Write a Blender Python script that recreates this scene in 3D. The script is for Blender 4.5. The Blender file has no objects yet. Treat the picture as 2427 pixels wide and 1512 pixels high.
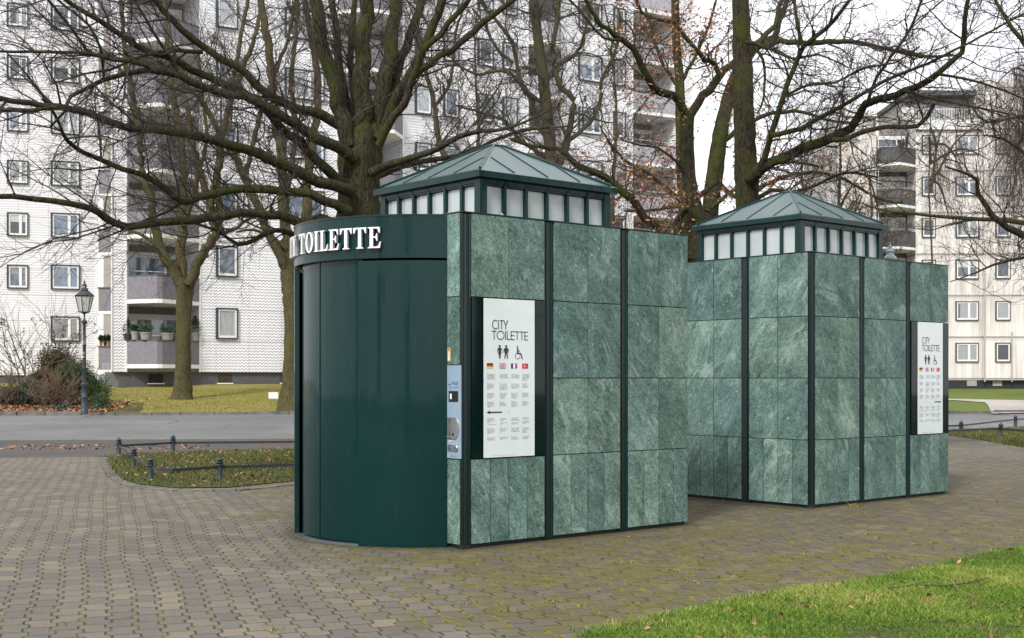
import bpy, bmesh, math, random
import numpy as np
from mathutils import Vector, Matrix
R = math.radians
E = 1.58
F = 3056.8; CX = 1213.5; HY = 896.0
scene = bpy.context.scene
col = scene.collection
rs = random.Random(7)

def ray(x): return (x - CX) / F
def U(x, y, Y): return (ray(x) * Y, Y, E + (HY - y) / F * Y)
def G(x, y, z=0.0):
    Y = F * (E - z) / (y - HY); return (ray(x) * Y, Y, z)

# ------------------------------------------------------------------ terrain
def sstep(a, b, v):
    t = min(1, max(0, (v - a) / (b - a))); return t * t * (3 - 2 * t)
def lin(tab, v):
    if v <= tab[0][0]: return tab[0][1]
    for (a, za), (b, zb) in zip(tab, tab[1:]):
        if v <= b: return za + (zb - za) * (v - a) / (b - a)
    return tab[-1][1]
PL = [(31, 0), (43, .33), (58, 1.28)]
PR = [(37.5, 0), (47, .23), (65, .47), (87, .84)]
def gz(X, Y):
    w = sstep(-6, 9, X)
    return lin(PL, Y) * (1 - w) + lin(PR, Y) * w

# ------------------------------------------------------------------ bookkeeping
def tag(o, label=None, cat=None, group=None, kind=None):
    if label: o['label'] = label
    if cat: o['category'] = cat
    if group: o['group'] = group
    if kind: o['kind'] = kind
    return o
def empty(name, loc=(0, 0, 0), rz=0, parent=None):
    o = bpy.data.objects.new(name, None); o.location = loc; o.rotation_euler = (0, 0, rz)
    o.empty_display_size = .2
    col.objects.link(o); o.parent = parent; return o
def link(name, me, parent=None, loc=None):
    o = bpy.data.objects.new(name, me); col.objects.link(o)
    o.parent = parent
    if loc: o.location = loc
    return o

class MB:
    def __init__(s): s.v = []; s.f = []; s.m = []; s.t = []; s.mats = []; s.tone = 0.0
    def mi(s, mat):
        if mat not in s.mats: s.mats.append(mat)
        return s.mats.index(mat)
    def poly(s, pts, mat):
        b = len(s.v); s.v += [tuple(p) for p in pts]; s.f.append(tuple(range(b, b + len(pts)))); s.m.append(s.mi(mat)); s.t.append(s.tone)
    def raw(s, vs, fs, mat):
        b = len(s.v); s.v += [tuple(p) for p in vs]
        k = s.mi(mat)
        for f in fs: s.f.append(tuple(b + i for i in f)); s.m.append(k); s.t.append(s.tone)
    def box(s, x0, x1, y0, y1, z0, z1, mat):
        v = [(x0, y0, z0), (x1, y0, z0), (x1, y1, z0), (x0, y1, z0), (x0, y0, z1), (x1, y0, z1), (x1, y1, z1), (x0, y1, z1)]
        s.raw(v, [(0, 3, 2, 1), (4, 5, 6, 7), (0, 1, 5, 4), (1, 2, 6, 5), (2, 3, 7, 6), (3, 0, 4, 7)], mat)
    def prism(s, pts, z0, z1, mat):
        n = len(pts); v = [(p[0], p[1], z0) for p in pts] + [(p[0], p[1], z1) for p in pts]
        s.raw(v, [tuple(range(n - 1, -1, -1)), tuple(range(n, 2 * n))] + [(i, (i + 1) % n, n + (i + 1) % n, n + i) for i in range(n)], mat)
    def lathe(s, prof, mat, n=16, c=(0, 0)):
        vs = []; fs = []
        for (r, z) in prof:
            for k in range(n):
                a = 2 * math.pi * k / n; vs.append((c[0] + r * math.cos(a), c[1] + r * math.sin(a), z))
        for i in range(len(prof) - 1):
            for k in range(n):
                fs.append((i * n + k, i * n + (k + 1) % n, (i + 1) * n + (k + 1) % n, (i + 1) * n + k))
        fs.append(tuple(range(n - 1, -1, -1))); fs.append(tuple(range((len(prof) - 1) * n, len(prof) * n)))
        s.raw(vs, fs, mat)
    def bar(s, a, b, r, mat, n=6, r2=None):
        a = Vector(a); b = Vector(b); d = (b - a).normalized()
        u = d.orthogonal().normalized(); w = d.cross(u)
        r2 = r if r2 is None else r2
        vs = []
        for p, q in ((a, r), (b, r2)):
            for k in range(n):
                t = 2 * math.pi * k / n; vs.append(p + u * q * math.cos(t) + w * q * math.sin(t))
        s.raw(vs, [(k, (k + 1) % n, n + (k + 1) % n, n + k) for k in range(n)] + [tuple(range(n - 1, -1, -1)), tuple(range(n, 2 * n))], mat)
    def tube(s, pts, r, mat, n=6):
        for a, b in zip(pts, pts[1:]): s.bar(a, b, r, mat, n)
    def build(s, name, parent=None, loc=None, smooth=False, tone=False):
        me = bpy.data.meshes.new(name); me.from_pydata(s.v, [], s.f)
        for m in s.mats: me.materials.append(m)
        me.polygons.foreach_set('material_index', s.m)
        if smooth: me.polygons.foreach_set('use_smooth', [True] * len(s.f))
        if tone:
            a = me.attributes.new('tone', 'FLOAT', 'FACE'); a.data.foreach_set('value', s.t)
        me.update()
        if smooth:
            try: me.set_sharp_from_angle(angle=R(38))
            except Exception: pass
        return link(name, me, parent, loc)

def npmesh(name, V, Fq, mat, parent=None, smooth=True, tone=None):
    """V (n,3), Fq (m,k) index array"""
    me = bpy.data.meshes.new(name)
    n, m, k = len(V), len(Fq), Fq.shape[1]
    me.vertices.add(n); me.vertices.foreach_set('co', np.asarray(V, dtype=np.float32).ravel())
    me.loops.add(m * k); me.loops.foreach_set('vertex_index', np.asarray(Fq, dtype=np.int32).ravel())
    me.polygons.add(m); me.polygons.foreach_set('loop_start', np.arange(0, m * k, k, dtype=np.int32))
    try: me.polygons.foreach_set('loop_total', np.full(m, k, dtype=np.int32))
    except Exception: pass
    if smooth: me.polygons.foreach_set('use_smooth', np.ones(m, dtype=bool))
    me.materials.append(mat)
    if tone is not None:
        a = me.attributes.new('tone', 'FLOAT', 'FACE'); a.data.foreach_set('value', np.asarray(tone, dtype=np.float32))
    me.update(calc_edges=True)
    return link(name, me, parent)

# ------------------------------------------------------------------ materials
class X:      # tiny expression wrapper round shader sockets
    nt = None
    def __init__(s, k): s.k = k
    @staticmethod
    def op(o, *a):
        n = X.nt.nodes.new('ShaderNodeMath'); n.operation = o
        for i, v in enumerate(a):
            if isinstance(v, X): X.nt.links.new(v.k, n.inputs[i])
            else: n.inputs[i].default_value = v
        return X(n.outputs[0])
    def __add__(s, o): return X.op('ADD', s, o)
    __radd__ = __add__
    def __sub__(s, o): return X.op('SUBTRACT', s, o)
    def __rsub__(s, o): return X.op('SUBTRACT', o, s)
    def __mul__(s, o): return X.op('MULTIPLY', s, o)
    __rmul__ = __mul__
    def __truediv__(s, o): return X.op('DIVIDE', s, o)
    def fl(s): return X.op('FLOOR', s)
    def fr(s): return X.op('FRACT', s)
    def ab(s): return X.op('ABSOLUTE', s)
    def mn(s, o): return X.op('MINIMUM', s, o)
    def mx(s, o): return X.op('MAXIMUM', s, o)
    def lt(s, o): return X.op('LESS_THAN', s, o)
    def step(s, a, b):
        n = X.nt.nodes.new('ShaderNodeMapRange'); n.interpolation_type = 'SMOOTHSTEP'
        X.nt.links.new(s.k, n.inputs[0])
        for i, v in ((1, a), (2, b), (3, 0), (4, 1)): n.inputs[i].default_value = v
        return X(n.outputs[0])

class Mat:
    def __init__(s, name, rough=.6, metal=0, spec=.5, color=None, coat=0, coatr=.05):
        s.m = bpy.data.materials.new(name); s.m.use_nodes = True; s.nt = s.m.node_tree; X.nt = s.nt
        s.b = s.nt.nodes['Principled BSDF']
        s.b.inputs['Roughness'].default_value = rough; s.b.inputs['Metallic'].default_value = metal
        s.b.inputs['Specular IOR Level'].default_value = spec
        s.b.inputs['Coat Weight'].default_value = coat; s.b.inputs['Coat Roughness'].default_value = coatr
        if color: s.b.inputs['Base Color'].default_value = (*color, 1)
        s._tc = None
    def node(s, t, **kw):
        n = s.nt.nodes.new(t)
        for k, v in kw.items(): setattr(n, k, v)
        return n
    def tc(s, which='Object'):
        if not s._tc: s._tc = s.nt.nodes.new('ShaderNodeTexCoord')
        return s._tc.outputs[which]
    def xyz(s, vec=None):
        n = s.nt.nodes.new('ShaderNodeSeparateXYZ'); s.nt.links.new(vec or s.tc(), n.inputs[0])
        return [X(o) for o in n.outputs]
    def comb(s, a, b, c=0):
        n = s.nt.nodes.new('ShaderNodeCombineXYZ')
        for i, v in enumerate((a, b, c)):
            if isinstance(v, X): s.nt.links.new(v.k, n.inputs[i])
            else: n.inputs[i].default_value = v
        return n.outputs[0]
    def mapping(s, scale=(1, 1, 1), rot=(0, 0, 0), vec=None, off=None):
        n = s.nt.nodes.new('ShaderNodeMapping'); n.inputs['Scale'].default_value = scale; n.inputs['Rotation'].default_value = rot
        s.nt.links.new(vec or s.tc(), n.inputs[0])
        if off: s.nt.links.new(off, n.inputs['Location'])
        return n.outputs[0]
    def noise(s, scale, detail=4, rough=.55, vec=None, dist=0):
        n = s.nt.nodes.new('ShaderNodeTexNoise'); n.inputs['Scale'].default_value = scale
        n.inputs['Detail'].default_value = detail; n.inputs['Roughness'].default_value = rough; n.inputs['Distortion'].default_value = dist
        s.nt.links.new(vec or s.tc(), n.inputs['Vector'])
        return X(n.outputs[0])
    def voro(s, scale, vec=None, out='Distance', feature='F1'):
        n = s.nt.nodes.new('ShaderNodeTexVoronoi'); n.inputs['Scale'].default_value = scale; n.feature = feature
        s.nt.links.new(vec or s.tc(), n.inputs['Vector']); return n.outputs[out]
    def ramp(s, f, stops):
        n = s.nt.nodes.new('ShaderNodeValToRGB'); s.nt.links.new(f.k if isinstance(f, X) else f, n.inputs[0])
        e = n.color_ramp.elements
        while len(e) < len(stops): e.new(.5)
        for q, (p, c) in zip(e, stops): q.position = p; q.color = (*c, 1)
        return n.outputs[0]
    def mix(s, f, a, b, mode='MIX'):
        n = s.nt.nodes.new('ShaderNodeMix'); n.data_type = 'RGBA'; n.blend_type = mode
        for i, v in ((0, f), (6, a), (7, b)):
            if isinstance(v, X): s.nt.links.new(v.k, n.inputs[i])
            elif isinstance(v, (float, int)): n.inputs[i].default_value = v
            elif isinstance(v, tuple): n.inputs[i].default_value = (*v, 1)
            else: s.nt.links.new(v, n.inputs[i])
        return n.outputs[2]
    def color(s, c): s.nt.links.new(c, s.b.inputs['Base Color']); return s
    def rough(s, f): s.nt.links.new(f.k, s.b.inputs['Roughness']); return s
    def bump(s, h, strength=.3, dist=.02):
        n = s.nt.nodes.new('ShaderNodeBump'); n.inputs['Strength'].default_value = strength; n.inputs['Distance'].default_value = dist
        s.nt.links.new(h.k if isinstance(h, X) else h, n.inputs['Height']); s.nt.links.new(n.outputs[0], s.b.inputs['Normal']); return s
    def attr(s, name='tone'):
        n = s.nt.nodes.new('ShaderNodeAttribute'); n.attribute_name = name; return X(n.outputs['Fac'])
    def orand(s):
        n = s.nt.nodes.new('ShaderNodeObjectInfo'); return X(n.outputs['Random'])
    def white(s, vec, out=0):
        n = s.nt.nodes.new('ShaderNodeTexWhiteNoise'); s.nt.links.new(vec, n.inputs['Vector']); return X(n.outputs['Value'])

def M_stone():
    m = Mat('green_quartzite', rough=.62, spec=.4)
    t = m.attr()
    off = m.comb(t * 37.0, t * 91.0, t * 53.0)
    base = m.mapping(off=off)
    rotd = m.mapping(rot=(-.55, .55, 0), vec=base)
    diag = m.mapping(scale=(1, 1, .22), vec=rotd)
    big = m.noise(3.2, 5, .6, diag, .5)
    mid = m.noise(24, 4, .7, m.mapping(scale=(1, 1, .4), vec=rotd))
    fine = m.noise(62, 4, .8, m.mapping(scale=(1, 1, .55), vec=rotd))
    vein = (m.noise(1.7, 5, .65, m.mapping(scale=(1, 1, .18), vec=rotd), .8) - .5).ab()
    g = big * .36 + mid * .28 + fine * .56 - .10
    c = m.ramp(g, [(.36, (.017, .042, .036)), (.46, (.068, .120, .102)), (.54, (.132, .205, .176)), (.64, (.26, .345, .305)), (.78, (.56, .64, .59))])
    c = m.mix((1 - vein.step(.0, .035)) * m.noise(3.1, 3, .5, rotd).step(.45, .65) * .30, c, (.5, .57, .53))
    tint = m.ramp((t * 7.13).fr(), [(0, (.84, .93, .98)), (.35, (1.0, 1.04, 1.0)), (.6, (.92, 1.0, 1.02)), (.85, (1.06, 1.08, 1.02)), (1, (1.2, 1.2, 1.12))])
    c = m.mix(1.0, c, tint, 'MULTIPLY')
    val = (t * 3.77).fr() * .26 + .86
    n = m.node('ShaderNodeVectorMath', operation='SCALE'); m.nt.links.new(c, n.inputs[0]); m.nt.links.new(val.k, n.inputs['Scale'])
    fleck = m.noise(15, 3, .6, m.mapping(scale=(1.2, 1.2, .3), vec=rotd)).step(.68, .74)
    c = m.mix(fleck * .6, n.outputs[0], (.55, .6, .55))
    m.color(c); m.bump(mid * .6 + fine, .55, .012); return m.m

def M_simple(name, c, rough=.5, metal=0, spec=.5, var=.12, scale=6, coat=0, coatr=.05, bump=0, bscale=60):
    m = Mat(name, rough, metal, spec, coat=coat, coatr=coatr)
    n = m.noise(scale, 4, .6)
    lo = tuple(x * (1 - var) for x in c); hi = tuple(min(1, x * (1 + var)) for x in c)
    m.color(m.ramp(n, [(.3, lo), (.7, hi)]))
    if bump: m.bump(m.noise(bscale, 3, .6), bump, .01)
    return m.m

def M_metal():
    m = Mat('green_enamel', .24, 0, .15, coat=.3, coatr=.05)
    n = m.noise(1.3, 3, .5, m.mapping(scale=(1, 1, .25)))
    c = m.ramp(n, [(.3, (.0002, .0180, .0178)), (.7, (.0003, .0250, .0240))])
    dust = m.noise(5, 5, .7, m.mapping(scale=(3, 3, .5))).step(.56, .8)
    m.color(m.mix(dust * .05, c, (.2, .24, .23)))
    m.rough(n * .1 + .24); bb = m.noise(2.6, 3, .5, m.mapping(scale=(1.2, 1.2, .10))); m.bump(bb, .2, .05); m.nt.links.new(m.b.inputs['Normal'].links[0].from_socket, m.b.inputs['Coat Normal'])
    return m.m

def M_paving():
    m = Mat('interlocking_pavers', .85, 0, .3)
    x, y, z = m.xyz()
    wob = (m.noise(.22, 2, .5) - .5) * .34 + (m.noise(1.4, 2, .5) - .5) * .05
    a = R(17.5)
    side = (x + 2.4) * .946 + (y - 14) * .323
    p = y * math.cos(a) - x * math.sin(a) + (m.noise(.35, 2, .5) - .5) * .12
    q = x * math.cos(a) + y * math.sin(a) + wob
    W, P = .165, .26
    pp = p / P
    tri = ((pp.fr() * 2 - 1).ab() - .5) * 7.5
    zig = tri.mx(-1.0).mn(1.0) * .115
    c = q / W + zig
    ci = c.fl(); fc = c.fr()
    ds = fc.mn(1 - fc) * W
    odd = X.op('PINGPONG', ci, 1.0)
    rp = pp + odd * .5 + .25
    ri = rp.fl(); fr = rp.fr()
    dr = fr.mn(1 - fr) * P
    edge = (m.noise(45, 3, .6) - .5) * .006
    js = 1 - (ds + edge).step(.0035, .0105)
    jr = 1 - (dr + edge * .6).step(.0036, .0095)
    joint = js.mx(jr * .95)
    rnd = m.white(m.comb(ci, ri, 0.0)); rnd2 = m.white(m.comb(ri, ci, 5.0))
    grain = m.noise(130, 4, .8)
    spk = m.noise(300, 2, .6)
    blk = m.ramp(rnd, [(0, (.128, .113, .098)), (.6, (.158, .138, .115)), (.88, (.182, .155, .125)), (1, (.215, .176, .132))])
    blk = m.mix(grain.step(.3, .75), m.mix(1.0, blk, (.62, .62, .63), 'MULTIPLY'), m.mix(1.0, blk, (1.28, 1.28, 1.25), 'MULTIPLY'))
    blk = m.mix(spk.step(.62, .72) * .6, blk, (.5, .47, .42)); sp2 = m.noise(60, 3, .7); blk = m.mix(sp2.step(.5, .75) * .4, blk, (.06, .055, .048))
    damp = m.noise(.55, 5, .6)
    # moss film: grows towards the damp side of the square under the trees
    wet = (side + (damp - .5) * 3.0 + (rnd2 - .5) * .4).step(-.7, .9) * (1 - (y + damp * 6).step(19, 30) * .75)
    film = wet * (m.noise(1.1, 6, .75) * 1.5 - .25 + rnd2 * .4 - (y - 10).ab() * .05 + .06).step(.48, .95)
    blk = m.mix(wet * .6, blk, m.mix(1.0, blk, (.60, .52, .39), 'MULTIPLY'))
    blk = m.mix(film * .8, blk, m.mix(grain.step(.3, .8), (.075, .067, .018), (.165, .142, .036)))
    near = m.noise(7, 4, .7)
    moss = m.mix(near.step(.45, .68), (.024, .024, .012), (.15, .155, .018))
    moss = m.mix(m.noise(30, 3, .6).step(.4, .7) * .6, moss, (.045, .06, .012))
    patch = m.noise(3.2, 4, .7).step(.44, .6) * (m.noise(24, 3, .6).step(.4, .56))
    wide = (1 - (ds + edge * 2.5).step(.012, .032)) * patch * (wet * .85 + .3)
    c_ = m.mix(joint * .92, blk, moss)
    c_ = m.mix(wide, c_, (.19, .17, .012))
    # contact shade painted in soil and moss tones round the kiosk bases
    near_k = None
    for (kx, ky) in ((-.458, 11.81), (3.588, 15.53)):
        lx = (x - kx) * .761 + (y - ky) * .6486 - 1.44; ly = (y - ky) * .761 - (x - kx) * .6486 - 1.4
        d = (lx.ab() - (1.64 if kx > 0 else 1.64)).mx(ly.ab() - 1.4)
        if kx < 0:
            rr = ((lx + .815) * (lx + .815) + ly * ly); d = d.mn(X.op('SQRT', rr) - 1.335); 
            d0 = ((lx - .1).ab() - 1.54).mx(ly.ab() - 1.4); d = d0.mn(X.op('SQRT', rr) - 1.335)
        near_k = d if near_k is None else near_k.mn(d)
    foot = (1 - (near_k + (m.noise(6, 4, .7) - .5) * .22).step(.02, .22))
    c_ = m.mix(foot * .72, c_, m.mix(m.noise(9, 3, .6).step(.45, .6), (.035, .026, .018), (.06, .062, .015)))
    stain = m.noise(2.3, 4, .7).step(.62, .68)
    c_ = m.mix(stain * .4, c_, m.mix(1.0, c_, (.6, .58, .55), 'MULTIPLY'))
    dirt = m.noise(.9, 6, .65).step(.5, .72)
    c_ = m.mix(dirt * .35, c_, m.mix(1.0, c_, (.55, .52, .5), 'MULTIPLY'))
    m.color(c_)
    h = (1 - joint) * 1.0 + grain * .3 + rnd2 * .25
    m.bump(h, .8, .014)
    return m.m

def M_asphalt(name, c, spk=(.28, .28, .28), brown=.0):
    m = Mat(name, .9, 0, .3)
    big = m.noise(.35, 5, .6); g = m.noise(40, 4, .8)
    lo = tuple(v * .78 for v in c); hi = tuple(v * 1.2 for v in c)
    cc = m.ramp(big, [(.3, lo), (.7, hi)])
    cc = m.mix(g.step(.55, .8) * .5, cc, spk)
    if brown: cc = m.mix(m.noise(.8, 5, .7).step(.48, .62) * brown, cc, (.09, .055, .04))
    long = m.noise(1.0, 5, .7, m.mapping(scale=(.15, 1.6, 1))).step(.5, .75)
    cc = m.mix(long * .25, cc, tuple(v * .55 for v in c))
    ck = X(m.voro(.55, m.mapping(scale=(1, 1, 1), vec=m.comb(*[a + (m.noise(1.3, 3, .6) - .5) * .5 for a in m.xyz()[:2]])), 'Distance', 'DISTANCE_TO_EDGE'))
    cc = m.mix((1 - ck.step(.006, .016)) * m.noise(.3, 2, .5).step(.45, .6) * .7, cc, (.03, .03, .03))
    cell = m.node('ShaderNodeTexVoronoi'); cell.inputs['Scale'].default_value = .16; m.nt.links.new(m.mapping(scale=(.5, 1.5, 1)), cell.inputs['Vector'])
    pr = X(cell.outputs['Color']); cc = m.mix(pr.step(.62, .64) * .3, cc, tuple(v * .62 for v in c))
    m.color(cc); m.bump(g, .3, .01); return m.m

def M_grass(name, lo, hi, soil, amount=.5, sc=1.0):
    m = Mat(name, .9, 0, .2)
    a = m.noise(1.1 * sc, 5, .65); b = m.noise(18 * sc, 4, .7)
    cc = m.ramp(b, [(.3, lo), (.72, hi)])
    cc = m.mix(a.step(amount, amount + .16), cc, soil)
    m.color(cc); m.bump(b, .3, .02); return m.m

def M_blade(name, stops):
    m = Mat(name, .6, 0, .3)
    m.color(m.ramp(m.attr(), stops)); return m.m

def M_bark(name, dark, light, moss, mossamt=.5, sc=1.0):
    m = Mat(name, .9, 0, .2)
    v = m.mapping(scale=(1, 1, .22))
    f = m.noise(24 * sc, 6, .75, v); w = X(m.voro(34 * sc, v, 'Distance', 'DISTANCE_TO_EDGE'))
    g = f * .85 + w.step(0, .3) * .16
    cc = m.ramp(g, [(.36, dark), (.72, light)])
    ms = m.noise(2.1, 6, .7)
    cc = m.mix(ms.step(mossamt, mossamt + .2) * .8, cc, m.mix(f, tuple(v * .4 for v in moss), moss))
    lich = m.noise(5, 6, .75, m.mapping(off=None, rot=(1, 0, 0))).step(.62, .72)
    cc = m.mix(lich * .4, cc, (.12, .16, .13))
    m.color(cc); m.bump(g, .9, .03); return m.m

def M_cladding():
    m = Mat('zigzag_cladding', .55, 0, .4)
    x, y, z = m.xyz()
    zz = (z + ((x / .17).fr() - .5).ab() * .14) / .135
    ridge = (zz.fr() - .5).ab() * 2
    grime = m.noise(.25, 5, .6, m.mapping(scale=(1, 1, .3)))
    cc = m.ramp(grime, [(.3, (.74, .735, .765)), (.7, (.84, .835, .865))])
    jx = (x / 1.55).fr(); jz = ((z - .26) / 1.4).fr()
    j = (jx.mn(1 - jx) * 1.55).lt(.012).mx((jz.mn(1 - jz) * 1.4).lt(.022))
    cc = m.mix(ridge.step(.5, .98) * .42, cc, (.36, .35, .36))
    cc = m.mix(j * .45, cc, (.2, .19, .2))
    run = m.noise(1.1, 5, .7, m.mapping(scale=(1.2, 1, .06))).step(.55, .75)
    cc = m.mix(run * .22, cc, (.42, .40, .38))
    m.color(cc); m.bump(1 - ridge, .8, .03); return m.m

def M_concrete():
    m = Mat('weathered_pale_concrete', .85, 0, .3)
    x, y, z = m.xyz()
    st = m.noise(1.5, 6, .7, m.mapping(scale=(1.4, 1, .07)))
    sp = m.noise(.25, 4, .6)
    cc = m.ramp(st * .75 + sp * .35, [(.36, (.36, .32, .29)), (.50, (.58, .54, .505)), (.64, (.76, .72, .69))])
    jx = (x / .11).fr(); jz = (z / .11).fr()
    t = (jx.mn(1 - jx)).lt(.08).mx(jz.mn(1 - jz).lt(.08))
    cc = m.mix(t * .22, cc, (.25, .23, .21))
    k = ((z + .05) / 2.8).fr(); band = (k.mn(1 - k) * 2.8).lt(.06)
    cc = m.mix(band * .7, cc, (.13, .12, .11))
    kk = k.step(.86, .99); cc = m.mix(kk * st.step(.3, .6) * .5, cc, (.27, .25, .23))
    m.color(cc); m.bump(st, .2, .02); return m.m

def M_glass(name, lo, hi, rough=.04, wob=.25):
    m = Mat(name, rough, 0, .9, coat=1.0, coatr=.01)
    x, y, z = m.xyz(); r = m.orand()
    n = m.noise(1.6, 6, .75, m.mapping(scale=(1, 1, .8), off=m.comb(r * 40, r * 17, r * 9)), 1.2)
    c = m.ramp(n + (r - .5) * .45, [(.38, lo), (.62, hi)])
    r2 = (r * 13.7).fr(); r3 = (r * 5.3).fr()
    pleat = m.noise(9, 2, .5, m.mapping(scale=(2.5, 1, .1)))
    cur = (r2 - .52).step(.0, .01) * (x - r3 * .5).step(.0, .12)
    c = m.mix(cur * (pleat * .5 + .35), c, (.42, .43, .43))
    bl = (r3 - .72).step(.0, .01) * (z - .75 - r2 * .3).step(0, .01)
    c = m.mix(bl * .8, c, (.55, .55, .53))
    m.color(c)
    return m.m

MT = {}
def mats():
    MT['stone'] = M_stone(); MT['metal'] = M_metal()
    MT['dark'] = M_simple('dark_green_channel', (.0015, .009, .009), .3, 0, .5)
    MT['roof'] = None
    m = Mat('roof_sheet_green', .34, 0, .45, coat=.3, coatr=.2)
    n = m.noise(3, 6, .7); n2 = m.noise(.9, 4, .6)
    c = m.ramp(n * .5 + n2 * .5, [(.35, (.013, .046, .046)), (.65, (.032, .078, .075))])
    c = m.mix(m.noise(38, 3, .6).step(.68, .76) * .6, c, (.4, .45, .42))
    m.color(c); m.rough(n * .25 + .25); MT['roof'] = m.m
    m = Mat('frosted_glass', .22, 0, .5, coat=.85, coatr=.03)
    m.color(m.ramp(m.noise(1.4, 3, .5), [(.3, (.30, .345, .34)), (.7, (.43, .475, .465))])); MT['frost'] = m.m
    MT['black'] = M_simple('black_print', (.012, .013, .016), .4)
    MT['rubber'] = M_simple('dark_plinth', (.006, .009, .009), .7)
    MT['poster'] = M_simple('white_poster', (.66, .72, .72), .35, coat=.7, coatr=.03, var=.03)
    MT['white'] = M_simple('white_paint', (.78, .78, .78), .4, var=.04)
    MT['lside'] = M_simple('acrylic_side', (.38, .4, .4), .2, coat=.6)
    MT['signglass'] = M_simple('sign_back_glass', (.002, .010, .009), .05, spec=.35)
    MT['blue'] = M_simple('pale_blue_panel', (.27, .37, .47), .35, metal=.2, var=.05)
    MT['steel'] = M_simple('brushed_steel', (.5, .5, .5), .3, metal=.9, var=.1)
    MT['navy'] = M_simple('blue_print', (.02, .08, .2), .4)
    MT['fred'] = M_simple('flag_red', (.6, .012, .02), .4); MT['fyel'] = M_simple('flag_yellow', (.75, .55, .01), .4)
    MT['fblue'] = M_simple('flag_blue', (.012, .03, .27), .4)
    MT['sticker'] = M_simple('sticker_ochre', (.55, .38, .16), .5)
    MT['thres'] = M_simple('threshold_steel', (.16, .19, .20), .35, metal=.6)
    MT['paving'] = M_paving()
    MT['road'] = M_asphalt('road_asphalt', (.150, .150, .148))
    MT['walk'] = M_asphalt('old_asphalt', (.075, .07, .066), brown=.7)
    MT['path'] = M_asphalt('pale_path', (.36, .33, .295), (.5, .47, .42))
    MT['kerb'] = M_simple('granite_kerb', (.12, .112, .098), .8, var=.4, scale=3, bump=.5)
    MT['soil'] = M_grass('ground_soil', (.03, .028, .016), (.08, .07, .03), (.05, .035, .022))
    MT['lawnL'] = M_grass('mossy_lawn', (.14, .13, .022), (.25, .225, .05), (.26, .20, .085), .48, 1.6)
    MT['lawnR'] = M_grass('green_lawn', (.06, .09, .012), (.14, .17, .03), (.12, .10, .04), .6)
    MT['lawnF'] = M_grass('turf_base', (.035, .045, .01), (.085, .085, .025), (.035, .026, .018), .54, 2)
    MT['bladeF'] = M_blade('grass_blades', [(0, (.035, .08, .005)), (.35, (.09, .19, .010)), (.6, (.17, .25, .02)), (.8, (.28, .29, .06)), (1, (.44, .36, .15))])
    MT['bladeB'] = M_blade('bed_grass_blades', [(0, (.035, .055, .006)), (.4, (.08, .115, .014)), (.65, (.11, .09, .03)), (.85, (.12, .075, .04)), (1, (.26, .19, .09))])
    MT['leaf'] = M_blade('fallen_leaf', [(0, (.09, .04, .02)), (.5, (.22, .10, .045)), (1, (.42, .25, .14))])
    MT['bladeJ'] = M_blade('joint_moss_blades', [(0, (.07, .07, .01)), (.5, (.17, .16, .02)), (.8, (.30, .25, .07)), (1, (.40, .32, .16))])
    MT['bladeL'] = M_blade('dry_lawn_blades', [(0, (.12, .125, .016)), (.5, (.22, .20, .04)), (.85, (.32, .26, .09)), (1, (.38, .29, .14))])
    MT['oakleaf'] = M_blade('withered_leaf', [(0, (.12, .045, .018)), (.5, (.28, .115, .05)), (1, (.42, .20, .10))])
    MT['needle'] = M_blade('evergreen_needles', [(0, (.012, .03, .01)), (.6, (.035, .07, .022)), (1, (.09, .10, .035))])
    MT['rust'] = M_blade('brown_green_leaves', [(0, (.02, .03, .008)), (.5, (.06, .05, .015)), (1, (.15, .075, .03))])
    MT['holly'] = M_blade('blue_green_leaves', [(0, (.015, .035, .02)), (1, (.06, .11, .08))])
    MT['barkA'] = M_bark('mossy_grey_bark', (.008, .007, .004), (.095, .082, .048), (.06, .078, .010), .44)
    MT['barkB'] = M_bark('olive_bark', (.045, .038, .018), (.115, .098, .048), (.085, .088, .018), .48, .6)
    MT['barkC'] = M_bark('dark_oak_bark', (.006, .005, .003), (.075, .06, .038), (.06, .075, .008), .42)
    MT['barkD'] = M_bark('far_bark', (.035, .03, .018), (.11, .095, .058), (.09, .09, .02), .48)
    MT['twig'] = M_simple('twig_bark', (.034, .023, .018), .8, var=.35, scale=2)
    MT['twigO'] = M_simple('olive_twig_bark', (.05, .038, .024), .8, var=.35, scale=2)
    MT['straw'] = M_simple('dry_brown_stems', (.15, .10, .06), .8, var=.35, scale=2)
    MT['twigR'] = M_simple('red_brown_twig_bark', (.085, .055, .05), .8, var=.3, scale=2)
    MT['clad'] = M_cladding(); MT['conc'] = M_concrete()
    MT['par'] = M_simple('lilac_grey_fibre_panel', (.175, .165, .185), .7, var=.18, scale=9)
    MT['par2'] = M_simple('light_lilac_panel', (.34, .325, .36), .7, var=.12, scale=5)
    MT['pard'] = M_simple('dark_concrete_parapet', (.075, .073, .072), .8, var=.35, scale=2.5)
    MT['band'] = M_simple('white_slab_edge', (.78, .76, .74), .6, var=.06)
    MT['inner'] = M_simple('loggia_wall', (.30, .28, .25), .8, var=.1)
    MT['plinth'] = M_simple('grey_plinth', (.085, .085, .085), .8, var=.15)
    MT['plinthd'] = M_simple('black_plinth', (.016, .017, .02), .6, var=.3)
    MT['fdark'] = M_simple('dark_window_surround', (.025, .045, .055), .45, var=.1)
    MT['fgrey'] = M_simple('grey_window_surround', (.07, .07, .068), .6, var=.2)
    MT['fwhite'] = M_simple('window_frame_white', (.74, .74, .74), .4, var=.03)
    MT['pane'] = M_glass('window_glass', (.008, .012, .016), (.16, .21, .29))
    MT['paneB'] = M_glass('loggia_glass', (.02, .035, .05), (.10, .16, .23))
    MT['paneC'] = M_glass('curtained_glass', (.006, .009, .012), (.08, .10, .13))
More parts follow.
